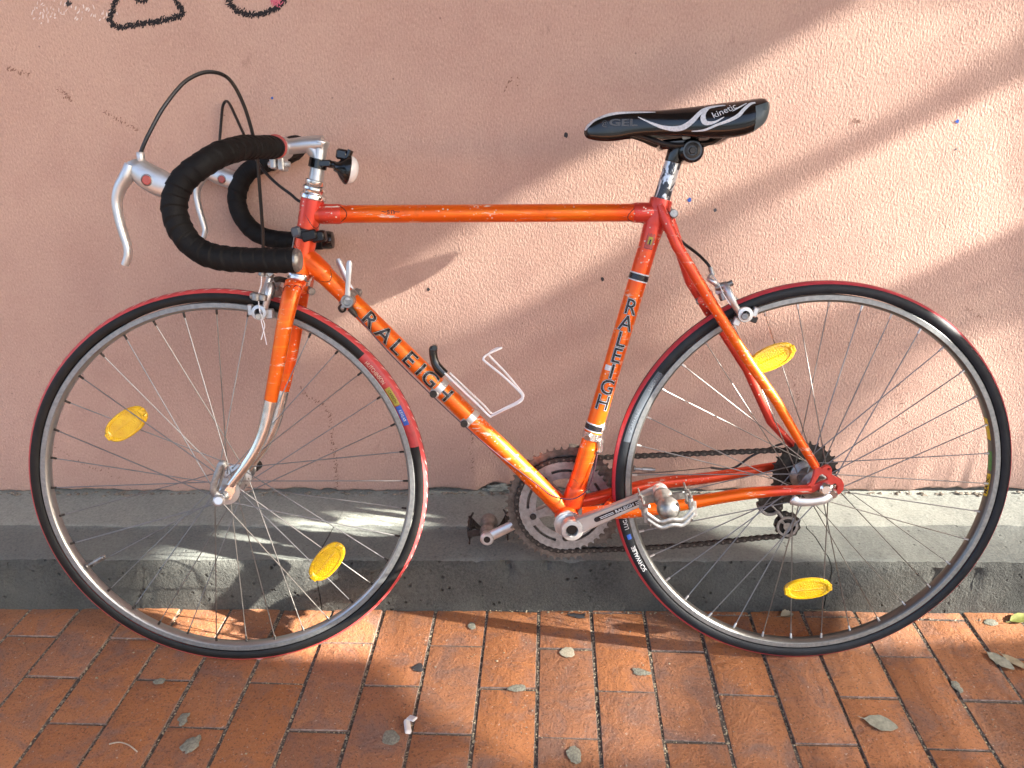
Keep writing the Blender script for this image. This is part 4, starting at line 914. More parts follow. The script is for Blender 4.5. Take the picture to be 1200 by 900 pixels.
def wheel(name, loc, steer, phase, front, valve_ang):
    tp_, tm = tyre_prof([9, 60] if front else [11, 54])
    rp = [(r, y, 0) for r, y in RIM]
    rmats = [0 if abs(a[1] + b[1]) / 2 > .0100 and min(a[0], b[0]) >= .3044 else 1 for a, b in zip(RIM[:-1], RIM[1:])]
    rim = ring_mesh(rp, rmats).build(name, ['track', 'rim_silver' if front else 'rim_dark'], bike, angle=30, loc=loc, rot=(0, 0, steer))
    ring_mesh(tp_, tm).build('tyre', ['wall_f', 'tread_f'] if front else ['wall_r', 'tread_r'], rim, angle=50, recalc=False)
    tb = ring_mesh([(.3120, -.0098, 0), (.3110, 0, 0), (.3120, .0098, 0)], [0, 0]); tb.build('rim_tape', 'rubber', rim)
    hubr, hubw = (.0190, .0330) if front else (.0225, .0310)
    yo = 0 if front else -.004
    mats = ['spoke_steel', 'steel_dark' if front else 'alloy']
    sp = {(s, l): spoke_mesh('spoke', s, l, hubr, hubw if (front or s < 0) else hubw - .012, mats) for s in (-1, 1) for l in (-1, 1)}
    for k in range(36):
        child('spoke', sp[(-1 if k % 2 else 1, 1 if (k // 2) % 2 else -1)], rim, rot=(0, math.radians(phase + k * 10), 0))
    h = MB(); w2 = hubw + .004
    if front:
        h.lathe([(.0075, -w2 - .006), (.0110, -w2 - .003), (.0130, -w2), (.0235, -w2 + .0015), (.0238, -w2 + .004), (.0150, -w2 + .0065), (.0110, -.018), (.0085, -.008), (.0085, .008), (.0110, .018), (.0150, w2 - .0065), (.0238, w2 - .004), (.0235, w2 - .0015), (.0130, w2), (.0110, w2 + .003), (.0075, w2 + .006)], (0, 0, 0), (0, 1, 0), 36)
        h.cyl((0, -.047, 0), (0, .047, 0), .0048, 14)
    else:
        h.lathe([(.0080, -.047), (.0115, -.044), (.0165, -.040), (.0185, -.036), (.0270, -.0335), (.0272, -.0305), (.0195, -.028), (.0175, -.020), (.0165, 0), (.0175, .010), (.0270, .0165), (.0272, .0205), (.018, .022), (.016, .030)], (0, 0, 0), (0, 1, 0), 40)
        h.cyl((0, -.058, 0), (0, .058, 0), .0055, 14)
    h.build('hub', 'alloy' if front else 'alloy_dull', rim, angle=40)
    v = MB(); v.cyl((0, 0, .299), (0, 0, .296), .0055, 12); v.cyl((0, 0, .297), (0, 0, .262), .0027, 10); v.cyl((0, 0, .284), (0, 0, .266), .0040, 10)
    v.build('valve', 'alloy_dull', rim, rot=(0, math.radians(valve_ang), 0))
    return rim
fw = wheel('front_wheel', FH, 0.0591426, .6, True, -118.571)
rw = wheel('rear_wheel', RH, 0, 2.0, False, -85.9545)

def reflector(c, a, b, wd, parent, inv):
    """amber lozenge reflector clipped between spokes; a, b ends of its long axis"""
    c, a, b = V(c), V(a), V(b); u = (b - a).normalized(); L = (b - a).length / 2; nn = Vector((0, -1, 0)); w_ = u.cross(nn)
    mb = MB(); vs = []; fs = []; n = 36; P = []
    for j, (f_, h) in enumerate(((1.0, -.004), (1.0, .0005), (.93, .0030), (.80, .0032), (.76, .0018), (.0, .0022))):
        for i in range(n):
            t = 2 * PI * i / n; ct, st = math.cos(t), math.sin(t); vs.append(c + u * (L * f_ * (abs(ct) ** .92) * (1 if ct > 0 else -1)) + w_ * (wd / 2 * f_ * (abs(st) ** .8) * (1 if st > 0 else -1)) + nn * h)
    for j in range(5):
        for i in range(n): fs.append([j * n + i, j * n + (i + 1) % n, (j + 1) * n + (i + 1) % n, (j + 1) * n + i])
    fs.append([i for i in range(n)][::-1]); mb.add(vs, fs)
    mb.tube([c - u * L * .62 + nn * .0022, c + u * L * .62 + nn * .0022], .0011, 6)
    for s in (-1, 1): mb.box(c + u * (L * .90 * s) + nn * .0015, (.009, .0065, .013), Matrix((u, nn, w_)).transposed(), bev=.0015)
    o = mb.build('spoke_reflector', 'amber', None, angle=30)
    o.parent = parent; o.matrix_parent_inverse = Matrix.Identity(4); o.data.transform(inv); return o
fi = (Matrix.Translation(FH) @ Matrix.Rotation(0.0591426, 4, 'Z')).inverted(); ri = Matrix.Translation(RH).inverted()
reflector((-1.1486, -0.0120, 0.4468), (-1.1827, -0.0120, 0.4234), (-1.1148, -0.0120, 0.4701), .043, fw, fi)
reflector((-0.8287, -0.0120, 0.1945), (-0.8549, -0.0120, 0.1615), (-0.8013, -0.0120, 0.2255), .043, fw, fi)
reflector((-0.0790, -0.0060, 0.5457), (-0.1155, -0.0060, 0.5299), (-0.0443, -0.0060, 0.5630), .040, rw, ri)
reflector((0.0063, -0.0140, 0.1383), (-0.0340, -0.0140, 0.1345), (0.0464, -0.0140, 0.1428), .038, rw, ri)

# lettering on the tyre walls and rim: bent along the ring; ang is clock angle of the middle, flip turns the reading direction
def ring_text(body, size, rc, yside, ang, mats, parent, flip=1, tilt=math.radians(80), name='lettering', sx=1.0, off=0.0, lift=.0004, bold=0.0, label=None):
    vs, fs = text_tris(body, size, bold, cuts=1, sx=sx); P = []
    for u, w2 in vs:
        rad = rc + flip * w2 * math.sin(tilt) ; t = ang + flip * u / rc
        P.append((rad * math.sin(t), yside(rad) , rad * math.cos(t)))
    mb = MB(); mb.add(P, fs); o = mb.build(name, mats, parent, smooth=False, recalc=False)
    if label: o['label'] = label
    return o
def ytyre(rad):
    x = max(-1, min(1, (rad - .3225) / .0125)); return -.0125 * math.sqrt(max(0, 1 - x * x)) - .0005
def ring_patch(r0, r1, a0, a1, yf, mat, parent, name='label', k=16):
    vs = []; 
    for i in range(k + 1):
        t = a0 + (a1 - a0) * i / k
        for j in range(6): r = r0 + (r1 - r0) * j / 5; vs.append((r * math.sin(t), yf(r) , r * math.cos(t)))
    mb = MB(); mb.add(vs, [[i * 6 + j, i * 6 + j + 1, (i + 1) * 6 + j + 1, (i + 1) * 6 + j] for i in range(k) for j in range(5)]); return mb.build(name, mat, parent, recalc=False)
def ta(q, H): q = V(q); return math.atan2(q.x - H.x, q.z - H.z)
t0, t1, t2, t3, t4 = (ta(q, FH) for q in ((-0.7465, -0.0110, 0.5581), (-0.7059, -0.0110, 0.5047), (-0.6891, -0.0110, 0.4726), (-0.6751, -0.0110, 0.4371), (-0.6640, -0.0110, 0.3968)))
ring_patch(.3130, .3290, t0, t4, ytyre, 'red_label', fw, 'label_ground')
ytl = lambda r: ytyre(r) - .0004
ring_patch(.3150, .3250, t1 + .004, t2, ytl, 'olive_print', fw, 'label_ground'); ring_patch(.3150, .3250, t2 + .004, t3, ytl, 'blue_print', fw, 'label_ground')
ring_text('HUTCHINSON', .0105, .3200, lambda r: ytyre(r) - .0009, (t0 + t1) / 2 + .006, 'cream_print', fw, sx=1.0 * (t1 - t0) * .3225 / .078 * .80)
ring_text('CARBON', .0072, .3200, lambda r: ytyre(r) - .0010, (t1 + t2) / 2 + .002, 'black_print', fw, sx=.85)
ring_text('KEVLAR', .0078, .3200, lambda r: ytyre(r) - .0010, (t2 + t3) / 2 + .002, 'white_print', fw, sx=.80)
t0, t1 = (ta(q, RH) for q in ((-0.2666, -0.0110, 0.1678), (-0.3019, -0.0110, 0.2288)))
ring_text('SCHWALBE', .0105, .3195, lambda r: ytyre(r) - .0008, (t0 + t1) / 2, 'white_print', rw, sx=.95)
ring_text('LUGANO', .0105, .3195, lambda r: ytyre(r) - .0008, ta((-0.3115, -0.0110, 0.2713), RH), 'white_print', rw, sx=.95)
t0 = ta((-0.3065, -0.0110, 0.2367), RH); ring_patch(.3165, .3235, t0 - .014, t0 + .014, lambda r: ytyre(r) - .0006, 'blue_print', rw, 'label_ground')
t0, t1 = (ta(q, RH) for q in ((-0.3202, -0.0110, 0.4261), (-0.2648, -0.0110, 0.5198)))
ring_patch(.3140, .3262, t0 - .05, t1 + .02, ytyre, 'bluegrey', rw, 'label_ground')
ring_text('SCHWALBE', .0085, .3200, lambda r: ytyre(r) - .0008, t0 + .07, 'grey_label', rw, sx=1.0); ring_text('LUGANO', .0085, .3200, lambda r: ytyre(r) - .0008, t0 + .30, 'grey_label', rw, sx=1.0)
def rrim(y): 
    y = abs(y)
    return .3008 + (.0004 * y / .0045 if y < .0045 else .0004 + .0018 * (y - .0045) / .0037)
def rim_patch(a0, a1, mat, name='rim_label', skew=0.0, k=10, y0=-.0078, y1=.0078):
    vs = []
    for i in range(k + 1):
        for j in range(7):
            y = y0 + (y1 - y0) * j / 6; t = a0 + (a1 - a0) * i / k + skew * y; r = rrim(y) - .0004; vs.append((r * math.sin(t), y, r * math.cos(t)))
    mb = MB(); mb.add(vs, [[i * 7 + j, i * 7 + j + 1, (i + 1) * 7 + j + 1, (i + 1) * 7 + j] for i in range(k) for j in range(6)]); return mb.build(name, mat, rw, recalc=False)
ys = [ta(q, RH) for q in ((0.2831, 0.0000, 0.4402), (0.2921, 0.0000, 0.4016), (0.2974, 0.0000, 0.3822), (0.3017, 0.0000, 0.3475), (0.2996, 0.0000, 0.3414), (0.2989, 0.0000, 0.3016))]
rim_patch(ys[0], ys[1], 'yellow_print', skew=-.6); rim_patch(ys[2], ys[3], 'green_print'); rim_patch(ys[4], ys[5], 'yellow_print', skew=.6)
vs, fs = text_tris('MAVIC', .0125, .0003, sx=.85); tm = (ys[4] + ys[5]) / 2; mb = MB()
mb.add([((rrim(w2) - .0009) * math.sin(tm - u / .301), w2, (rrim(w2) - .0009) * math.cos(tm - u / .301)) for u, w2 in vs], fs); mb.build('lettering', 'black_print', rw, smooth=False, recalc=False)


# quick releases
q = MB(); q.cyl((-0.9858, -0.0550, 0.3281), (-0.9826, -0.0680, 0.3310), .0092, 18, bev=.3); q.build('axle_cap', 'alloy', fw); o = bpy.data.objects['axle_cap']; o.data.transform(fi)
q = MB(); q.tube(cr([(-0.9843, -0.0560, 0.3322), (-0.9912, -0.0580, 0.3405), (-0.9922, -0.0600, 0.3502), (-0.9862, -0.0600, 0.3678), (-0.9781, -0.0580, 0.3861), (-0.9738, -0.0570, 0.3908), (-0.9713, -0.0560, 0.3853)], 6), [.0045] * 6 + [.0040] * 6 + [.0036] * 12 + [.0042] * 13, 10, oval=1.5, hint=(0, 1, 0))
q.tube(cr([(-0.9764, -0.0580, 0.3890), (-0.9747, -0.0540, 0.3803), (-0.9806, -0.0540, 0.3626), (-0.9882, -0.0540, 0.3434)], 5), .0022, 8); o = q.build('quick_release', 'alloy_dull', fw); o.data.transform(fi)
q = MB(); q.cyl((-0.9792, 0.0520, 0.3303), (-0.9807, 0.0660, 0.3350), .0105, 16); q.cyl((-0.9670, 0.0560, 0.3448), (-0.9623, 0.0700, 0.3480), .0095, 14); o = q.build('axle_nut', 'black_plastic', fw); o.data.transform(fi)
q = MB(); q.cyl((0.0028, -0.0600, 0.3424), (-0.0007, -0.0760, 0.3427), .0105, 20, bev=.3); q.cyl((0.0112, -0.0640, 0.3380), (0.0085, -0.0780, 0.3362), .0075, 16); o = q.build('axle_cap', 'chrome', rw); o.data.transform(ri)
q = MB(); q.tube(cr([(0.0076, -0.0740, 0.3332), (-0.0057, -0.0780, 0.3276), (-0.0258, -0.0780, 0.3242), (-0.0455, -0.0760, 0.3243), (-0.0553, -0.0740, 0.3286)], 6), [.0036] * 7 + [.0034] * 7 + [.0036] * 6 + [.0040] * 3 + [.0038, .0028], 12, oval=2.0, hint=(0, 1, 0)); o = q.build('quick_release', 'alloy', rw); o.data.transform(ri)

# --- transmission
RC = V(BB); 
def disc_pts(n, fn): return [(RC.x + fn(t)[0], fn(t)[1], RC.z + fn(t)[2]) for t in (2 * PI * i / n for i in range(n))]
def chainring(teeth, r, y, inner, th, slots, mat, name, parent, ph=0.0):
    out = []
    for i in range(teeth):
        for f_, dr in ((0, -.0034), (.28, -.0026), (.44, .0024), (.56, .0024), (.72, -.0026)):
            t = ph + 2 * PI * (i + f_) / teeth; out.append((RC.x + (r + dr) * math.sin(t), y, RC.z + (r + dr) * math.cos(t)))
    holes = [[(RC.x + inner * math.sin(2 * PI * i / 60), y, RC.z + inner * math.cos(2 * PI * i / 60)) for i in range(60)]]
    for (ra, rb, a0, a1) in slots:
        k = 8; A = [(ra, a0 + (a1 - a0) * i / k) for i in range(k + 1)] + [(rb, a1 - (a1 - a0) * i / k) for i in range(k + 1)]
        holes.append([(RC.x + rr * math.sin(t), y, RC.z + rr * math.cos(t)) for rr, t in A])
    mb = MB(); mb.plate([out] + holes, (0, 1, 0), th); return mb.build(name, mat, parent, angle=30)
c72 = math.radians(72)
cs = MB(); 
cs.cyl(BB + V((0, -.040, 0)), BB + V((0, .040, 0)), .009, 16)
cs.lathe([(.012, .030), (.020, .034), (.028, .042), (.028, .046), (.012, .048)], BB, (0, 1, 0), 28)
for i in range(5):
    t = c72 * i + .62; d = V((math.sin(t), 0, math.cos(t))); s_ = V((d.z, 0, -d.x))
    pts = [BB + V((0, .043, 0)) + d * a + s_ * b for a, b in ((.018, -.013), (.040, -.0075), (.060, -.0070), (.068, -.005), (.069, .005), (.060, .0070), (.040, .0075), (.018, .013))]
    cs.plate([pts], (0, 1, 0), .006)
crank = cs.build('crankset', 'ring_silver', bike, angle=35)
chainring(52, .1050, .0470, .0610, .003, [(.0710, .0745, c72 * i + .62 + .28, c72 * i + .62 + c72 - .28) for i in range(5)] + [(.079, .086, c72 * i + .62 + .15, c72 * i + .62 + .16) for i in range(0)], 'ring_worn', 'chainring', crank)
chainring(42, .0850, .0395, .0520, .003, [(.0640, .0690, c72 * i + .62 + .26, c72 * i + .62 + c72 - .26) for i in range(5)], 'ring_silver', 'chainring', crank, .05)
for i in range(5):
    bm_ = MB(); t = c72 * i + .62; d = V((math.sin(t), 0, math.cos(t))); bm_.cyl(BB + V((0, .035, 0)) + d * .0605, BB + V((0, .041, 0)) + d * .0605, .0058, 14); bm_.build('ring_bolt', 'steel_dark', crank)
mb = MB(); mb.lathe([(.0165, -.0365), (.0208, -.0368), (.0212, -.041), (.0205, -.046), (.0150, -.048)], BB, (0, 1, 0), 32); mb.lathe([(.0205, -.038), (.0238, -.0385), (.0238, -.043), (.0205, -.0435)], BB, (0, 1, 0), 12, closed=True); mb.build('bearing_cup', 'alloy', crank)
NC0 = V((-0.4073, -0.0700, 0.2792)); NC1 = V((-0.2674, -0.0820, 0.3460))
d = (NC1 - NC0).normalized(); up = V((0, -1, 0)).cross(d)
mb = MB(); mb.lathe([(.0150, .010), (.0180, .006), (.0183, -.008), (.0168, -.0108), (.0105, -.0114), (.0092, -.0095), (.0085, -.004), (.0, -.004)], NC0, (0, 1, 0), 32, caps=False)
mb.lathe([(.0170, .010), (.0185, .006), (.0185, -.008), (.0165, -.011), (.0128, -.0112)], NC0 * 1, (0, 1, 0), 32) if False else None
pts = cr([(.010, .0135), (.05, .0118), (.11, .0102), ((NC1 - NC0).length - .004, .0112)], 6)
vs = []; fs = []
for (s, h) in pts:
    c = NC0 + d * s; tk = .0075 - .0015 * s / .17
    for (u_, y_) in ((-h + .002, -tk), (h - .002, -tk), (h, -tk + .002), (h, tk - .002), (h - .002, tk), (-h + .002, tk), (-h, tk - .002), (-h, -tk + .002)): vs.append(c + up * u_ + V((0, y_ + .001, 0)))
m = len(pts)
for i in range(m - 1):
    for j in range(8): fs.append([i * 8 + j, i * 8 + (j + 1) % 8, (i + 1) * 8 + (j + 1) % 8, (i + 1) * 8 + j])
fs += [list(range(8)), [(m - 1) * 8 + j for j in range(8)]]; mb.add(vs, fs)
mb.lathe([(.0105, .0075), (.0128, .005), (.0130, -.005), (.0115, -.0080), (.004, -.0088)], NC1, (0, 1, 0), 24)
mb.build('crank_arm', 'alloy', crank, angle=40)
gv = MB(); g0 = NC0 + d * .044; g1 = NC0 + d * .140; yy = V((0, -.0069, 0))
k = 10; loop = [g0 + up * (.0042 * math.cos(a)) - d * (.0042 * math.sin(a)) for a in [PI * i / k for i in range(k + 1)]] + [g1 - up * (.0036 * math.cos(a)) + d * (.0036 * math.sin(a)) for a in [PI * i / k for i in range(k + 1)]]
gv.add([p + yy + V((0, .0003 + .0000, 0)) for p in loop], [list(range(len(loop)))]); gv.build('crank_groove', 'black_print', crank, smooth=False, recalc=False)
gl = MB()
for a, b in ((.050, .074), (.112, .136)):
    for h in (-.0013, .0013): gl.add([NC0 + d * s + up * (h + e) + yy + V((0, -.0004, 0)) for s, e in ((a, -.0006), (b, -.0006), (b, .0006), (a, .0006))], [[0, 1, 2, 3]])
vs, fs = text_tris('RALEIGH', .0078, .0002, sx=1.05); gl.add([NC0 + d * (.093 + u) + up * w2 + yy + V((0, -.0004, 0)) for u, w2 in vs], fs); gl.build('lettering', 'white_print', crank, smooth=False, recalc=False)
mb = MB(); mb.cyl(NC0 + V((0, -.0045, 0)), NC0 + V((0, -.0065, 0)), .0083, 20); mb.build('dust_hole', 'black_plastic', crank)
FC0 = BB + V((0, .066, 0)); FC1 = V((-0.5530, 0.0720, 0.1996))
mb = MB(); d2 = (FC1 - FC0).normalized(); mb.tube(seg(FC0, FC1, 6), [.013, .0105, .0100, .0095, .0095, .0098, .0100], 16, oval=.62, hint=V((0, -1, 0)).cross(d2)); mb.lathe([(.0105, .008), (.0128, .005), (.0128, -.006), (.0100, -.009)], FC1, (0, 1, 0), 24); mb.cyl(FC1 + V((0, -.0085, 0)), FC1 + V((0, -.0098, 0)), .0062, 16, 1); mb.build('crank_arm', ['alloy', 'black_plastic'], crank, angle=40)

def pedal(P0, side, face, parent, mats, DROP=1.0):
    """quill cage pedal: axle outwards along y from P0, two wavy cage plates, bridging outer band, end cap"""
    mb = MB(); P = V(P0); yv = V((0, side, 0)); fx = V(face).normalized(); fz = fx.cross(V((0, 1, 0)))
    mb.lathe([(.0075, 0), (.0140, .012), (.0155, .018), (.0150, .024), (.0110, .034), (.0095, .042), (.0110, .048), (.0155, .054), (.0172, .061), (.0165, .069), (.0120, .077), (.004, .080)], P, yv, 24)
    o = mb.build('pedal', mats[0], parent, angle=45)
    cg = MB()
    for s in (-1, 1):
        for zz in (-.012, .012):
            pts = []
            for i in range(11):
                t = i / 10; pts.append(P + yv * (.010 + .072 * t) + fx * (s * (.036 - .006 * max(0, t - .8) * 5)) + fz * (zz * (1 + .25 * math.cos(t * PI * 4))))
            cg.tube(pts, .0017, 6, oval=1.7)
        for t in (.15, .5, .85): cg.tube([P + yv * (.016 + .072 * t) + fx * (s * .036) + fz * -.012, P + yv * (.016 + .072 * t) + fx * (s * .036) + fz * .012], .0022, 6, oval=1.8)
        cg.box(P + yv * .020 + fx * (s * .020), (.034, .003, .013), Matrix((fx, V((0, 1, 0)), fz)).transposed(), bev=.001)
    for zz, a in ((-.013, 1), (.013, -1)):
        pts = [P + yv * (.080 + .004 * math.sin(PI * i / 12)) + fx * (.035 - .070 * i / 12) + fz * (zz * .35 - .004 + DROP * (-.020 * math.sin(PI * i / 12) ** .8 + .004 * math.cos(4 * PI * i / 12))) for i in range(13)]
        cg.tube(cr(pts, 3), .0017, 7, oval=1.8)
    cg.build('cage', mats[1], o, angle=40); return o
pedal(NC1 + V((0, -.006, 0)), -1, (.98, 0, .12), crank, ['alloy_dull', 'alloy_dull'], .62); pedal(FC1 + V((0, .006, 0)), 1, (.98, 0, .10), crank, ['alloy_dull', 'steel_dark'])

# sprockets
sp_ = MB()
for i, (tt, y) in enumerate(((28, .024), (24, .0285), (21, .033), (18, .0375), (16, .042), (14, .0465))):
    r = tt * .0127 / (2 * PI); out = []
    for k in range(tt):
        for f_, dr in ((0, -.003), (.3, -.002), (.45, .003), (.55, .003), (.7, -.002)):
            t = 2 * PI * (k + f_) / tt; out.append((RH.x + (r + dr) * math.sin(t), y, RH.z + (r + dr) * math.cos(t)))
    hol = [(RH.x + .017 * math.sin(2 * PI * q / 30), y, RH.z + .017 * math.cos(2 * PI * q / 30)) for q in range(30)]
    sp_.plate([out, hol], (0, 1, 0), .0022)
sp_.lathe([(.0215, .022), (.0215, .049), (.016, .052)], RH, (0, 1, 0), 28)
sp_.build('sprocket_set', 'steel_dark', bike, angle=30)
# rear derailleur
UP, LP = V((-0.0500, 0.0440, 0.2740)), V((-0.0179, 0.0440, 0.2324))
dr = MB(); 
dr.tube(cr([(RH.x + .008, .064, RH.z - .028), (0.0421, 0.0740, 0.2686), (0.0113, 0.0740, 0.2688), (-0.0226, 0.0660, 0.2772), UP + V((0, .014, .004))], 5), .0075, 12)
dr.box(V((-0.0010, 0.0700, 0.2722)), (.034, .020, .016), Matrix.Rotation(.2, 3, 'Y'), bev=.003)
rd = dr.build('rear_derailleur', 'black_plastic', bike, angle=40)
def pulley(c, r, name):
    mb = MB(); out = []
    for k in range(10):
        for f_, e in ((0, -.0028), (.3, -.002), (.42, .0016), (.58, .0016), (.72, -.002)): t = 2 * PI * (k + f_) / 10; out.append(c + V(((r + e) * math.sin(t), 0, (r + e) * math.cos(t))))
    holes = [[c + V((.0048 * math.sin(a + 2 * PI * q / 3 * 0), 0, .0048 * math.cos(a))) for a in [2 * PI * i / 10 for i in range(10)] for q in (0,)]]
    mb.plate([out] + holes, (0, 1, 0), .007); mb.cyl(c + V((0, -.006, 0)), c + V((0, .006, 0)), .0046, 12); return mb.build(name, 'black_plastic', rd, angle=30)
pulley(UP, .0205, 'jockey_wheel'); pulley(LP, .0200, 'jockey_wheel')
cg = MB(); u = (LP - UP); n_ = 30
for yy in (-.0075, .0075):
    w_ = u.normalized(); s_ = V((w_.z, 0, -w_.x))
    # an S-shaped cage plate: ring about the lower wheel, a hook about the upper one
    ringo = [LP + V((.0190 * math.cos(2 * PI * i / n_), yy, .0190 * math.sin(2 * PI * i / n_))) for i in range(n_)]
    hls = []
    for h in range(3):
        a0 = .5 + h * 2 * PI / 3; k = 6; hls.append([LP + V((rr * math.cos(a), yy, rr * math.sin(a))) for rr, a in [(.0072 + .0 * i, a0 + 1.7 * i / k) for i in range(k + 1)] + [(.0148, a0 + 1.7 - 1.7 * i / k) for i in range(k + 1)]])
    cg.plate([ringo] + hls, (0, 1, 0), .0018)
    arc = [UP + V((.0185 * math.cos(a), yy, .0185 * math.sin(a))) for a in [PI * 1.05 + PI * .70 * i / 14 for i in range(15)]]
    cg.tube(arc + [lerp(UP, LP, .5) + V((.006, yy, -.004)), lerp(UP, LP, .72) + V((.003, yy, .008))], .0022, 7, oval=1.4)
    cg.tube([UP + V((0, yy, 0)), UP + V((.008, yy, -.008)), UP + V((.014, yy, -.014))], .0018, 6)
cg.build('derailleur_cage', 'alloy_dull', rd, angle=35)
# chain: links along the loop over the small ring, sprockets and jockey wheels
path = []
rr = .0868; CY = .0405
for i in range(41):
    a = math.radians(2 + (186 - 2) * i / 40); path.append((RC.x - rr * math.sin(a), CY, RC.z + rr * math.cos(a)))
bot = path[-1]
path += [lerp(bot, (-0.0302, 0.0440, 0.2121), t) - V((0, 0, .006 * math.sin(PI * t))) for t in (.15, .3, .45, .6, .75, .9)]
for i in range(9): a = math.radians(190 - 200 * i / 8); path.append(LP + V((.0215 * math.sin(a), 0, .0215 * math.cos(a))))
path += [lerp(LP + V((-.019, 0, .010)), UP + V((.020, 0, -.006)), .5)]
for i in range(7): a = math.radians(115 + 150 * i / 6); path.append(UP + V((.0215 * math.sin(a), 0, .0215 * math.cos(a))) if False else UP + V((.0215 * math.sin(math.radians(120 - 170 * i / 6)) * 1, 0, .0215 * math.cos(math.radians(120 - 170 * i / 6)))))
rs = 21 * .0127 / (2 * PI) + .0005
for i in range(13): a = math.radians(215 - 205 * i / 12); path.append((RH.x + rs * math.sin(a), .033, RH.z + rs * math.cos(a)))
path.append(path[0])
P = [V(p) for p in path]; S = [0.0]
for i in range(1, len(P)): S.append(S[-1] + (P[i] - P[i - 1]).length)
N = int(round(S[-1] / .0127)); N -= N % 2; pit = S[-1] / N; pins = []; j = 0
for k in range(N):
    q = k * pit
    while S[j + 1] < q: j += 1
    pins.append(P[j].lerp(P[j + 1], (q - S[j]) / max(1e-9, S[j + 1] - S[j])))
cm_ = MB()
for k in range(N):
    a, b = pins[k], pins[(k + 1) % N]; d = (b - a).normalized(); s_ = V((d.z, 0, -d.x)); off = .0034 if k % 2 else .0024
    for y_ in (-off, off):
        pr = [a + d * x + s_ * z for x, z in ((-.004, -.0015), (-.002, -.0041), (.002, -.0041), (.0063, -.0028), (.0107, -.0041), (.0147, -.0041), (.0167, -.0015), (.0167, .0015), (.0147, .0041), (.0107, .0041), (.0063, .0028), (.002, .0041), (-.002, .0041), (-.004, .0015))]
        vs = [p + V((0, y_ - .0005, 0)) for p in pr] + [p + V((0, y_ + .0005, 0)) for p in pr]; n = len(pr)
        cm_.add(vs, [list(range(n)), list(range(2 * n - 1, n - 1, -1))] + [[i, (i + 1) % n, n + (i + 1) % n, n + i] for i in range(n)])
    cm_.tube([a + V((0, -.0042, 0)), a + V((0, .0042, 0))], .0020, 7, 1); cm_.tube([a + V((0, -.0022, 0)), a + V((0, .0022, 0))], .0038, 8, 0)
cm_.build('chain', ['steel_dark', 'ring_worn'], bike, smooth=False)
# front derailleur
fm = MB(); t = tp((-0.3730, 0.0000, 0.4174), ST0, ST1); d = (ST1 - ST0).normalized(); fm.lathe([(.0152, -.006), (.0172, -.006), (.0172, .006), (.0152, .006)], ST0 + d * t, d, 24, closed=True)
fm.cyl((-0.3759, -0.0170, 0.4211), (-0.3794, -0.0260, 0.4194), .0062, 12); fm.box((-0.3642, 0.0020, 0.4167), (.016, .022, .016), bev=.003); fm.cyl((-0.3569, -0.0100, 0.4276), (-0.3477, 0.0100, 0.4277), .006, 12); fm.cyl((-0.3623, -0.0100, 0.4040), (-0.3530, 0.0120, 0.4045), .0085, 14); fm.tube([(-0.3596, -0.0100, 0.4114), (-0.3563, -0.0080, 0.3958), (-0.3577, -0.0080, 0.3898)], .0055, 10)
fdm = fm.build('front_derailleur', 'chrome', bike, angle=40)
cg = MB()
for y in (.030, .050):
    cg.plate([[V((RC.x + r_ * math.sin(a), y, RC.z + r_ * math.cos(a))) for r_, a in [(.099, .06 + .44 * i / 8) for i in range(9)] + [(.112, .50 - .44 * i / 8) for i in range(9)]]], (0, 1, 0), .0016)
cg.plate([[V((RC.x + .116 * math.sin(a), y, RC.z + .116 * math.cos(a))) for a, y in ((.28, .030), (.5, .030), (.5, .050), (.28, .050))]], (-.4, 0, -.9), .0016)
cg.build('derailleur_cage', 'ring_worn', fdm, angle=35)

# --- brakes
def caliper(pts, parent=bike): pass
br = MB()
br.tube(cr([(-0.8746, -0.0060, 0.6689), (-0.8812, -0.0220, 0.6760), (-0.8837, -0.0300, 0.6647), (-0.8884, -0.0300, 0.6500), (-0.8959, -0.0260, 0.6332)], 5), [.0065, .0066, .0066, .0066, .0066, .0064, .0062, .006, .006, .006, .006, .0058, .0056, .0054, .0054, .0052, .005, .005, .005, .005, .005], 12, oval=.7)
br.tube(cr([(-0.8760, 0.0040, 0.6735), (-0.8875, 0.0040, 0.6846), (-0.8879, -0.0100, 0.6912), (-0.8905, -0.0260, 0.6953)], 5), .0052, 12)
br.tube(cr([(-0.8861, -0.0120, 0.6887), (-0.8903, -0.0200, 0.6732), (-0.8950, -0.0300, 0.6595)], 5), .0046, 12)
br.lathe([(.0068, -.004), (.0118, -.0045), (.0125, 0), (.0118, .004), (.0068, .0045)], (-0.9013, -0.0300, 0.6338), (0, -1, 0), 24, closed=True)
br.tube(cr([(-0.8778, 0.0120, 0.6644), (-0.8940, 0.0300, 0.6571), (-0.8983, 0.0300, 0.6401), (-0.8982, 0.0260, 0.6264)], 5), .0052, 12)
fbk = br.build('brake_caliper', 'alloy', bike, angle=45)
mb = MB(); mb.cyl((-0.8886, -0.0340, 0.7012), (-0.8914, -0.0340, 0.6919), .0056, 12); mb.build('brake_bolt', 'alloy_dull', fbk)
mb = MB(); mb.cyl((-0.8817, -0.0240, 0.6950), (-0.8866, -0.0060, 0.6895), .0058, 14); mb.build('brake_bolt', 'alloy_dull', fbk)
mb = MB(); mb.cyl((-0.9118, -0.0340, 0.6608), (-0.8950, -0.0340, 0.6593), .0052, 12); mb.build('brake_bolt', 'alloy_dull', fbk)
mb = MB(); mb.cyl((-0.9012, -0.0340, 0.6654), (-0.9037, -0.0340, 0.6533), .0072, 14); mb.build('brake_bolt', 'alloy_dull', fbk)
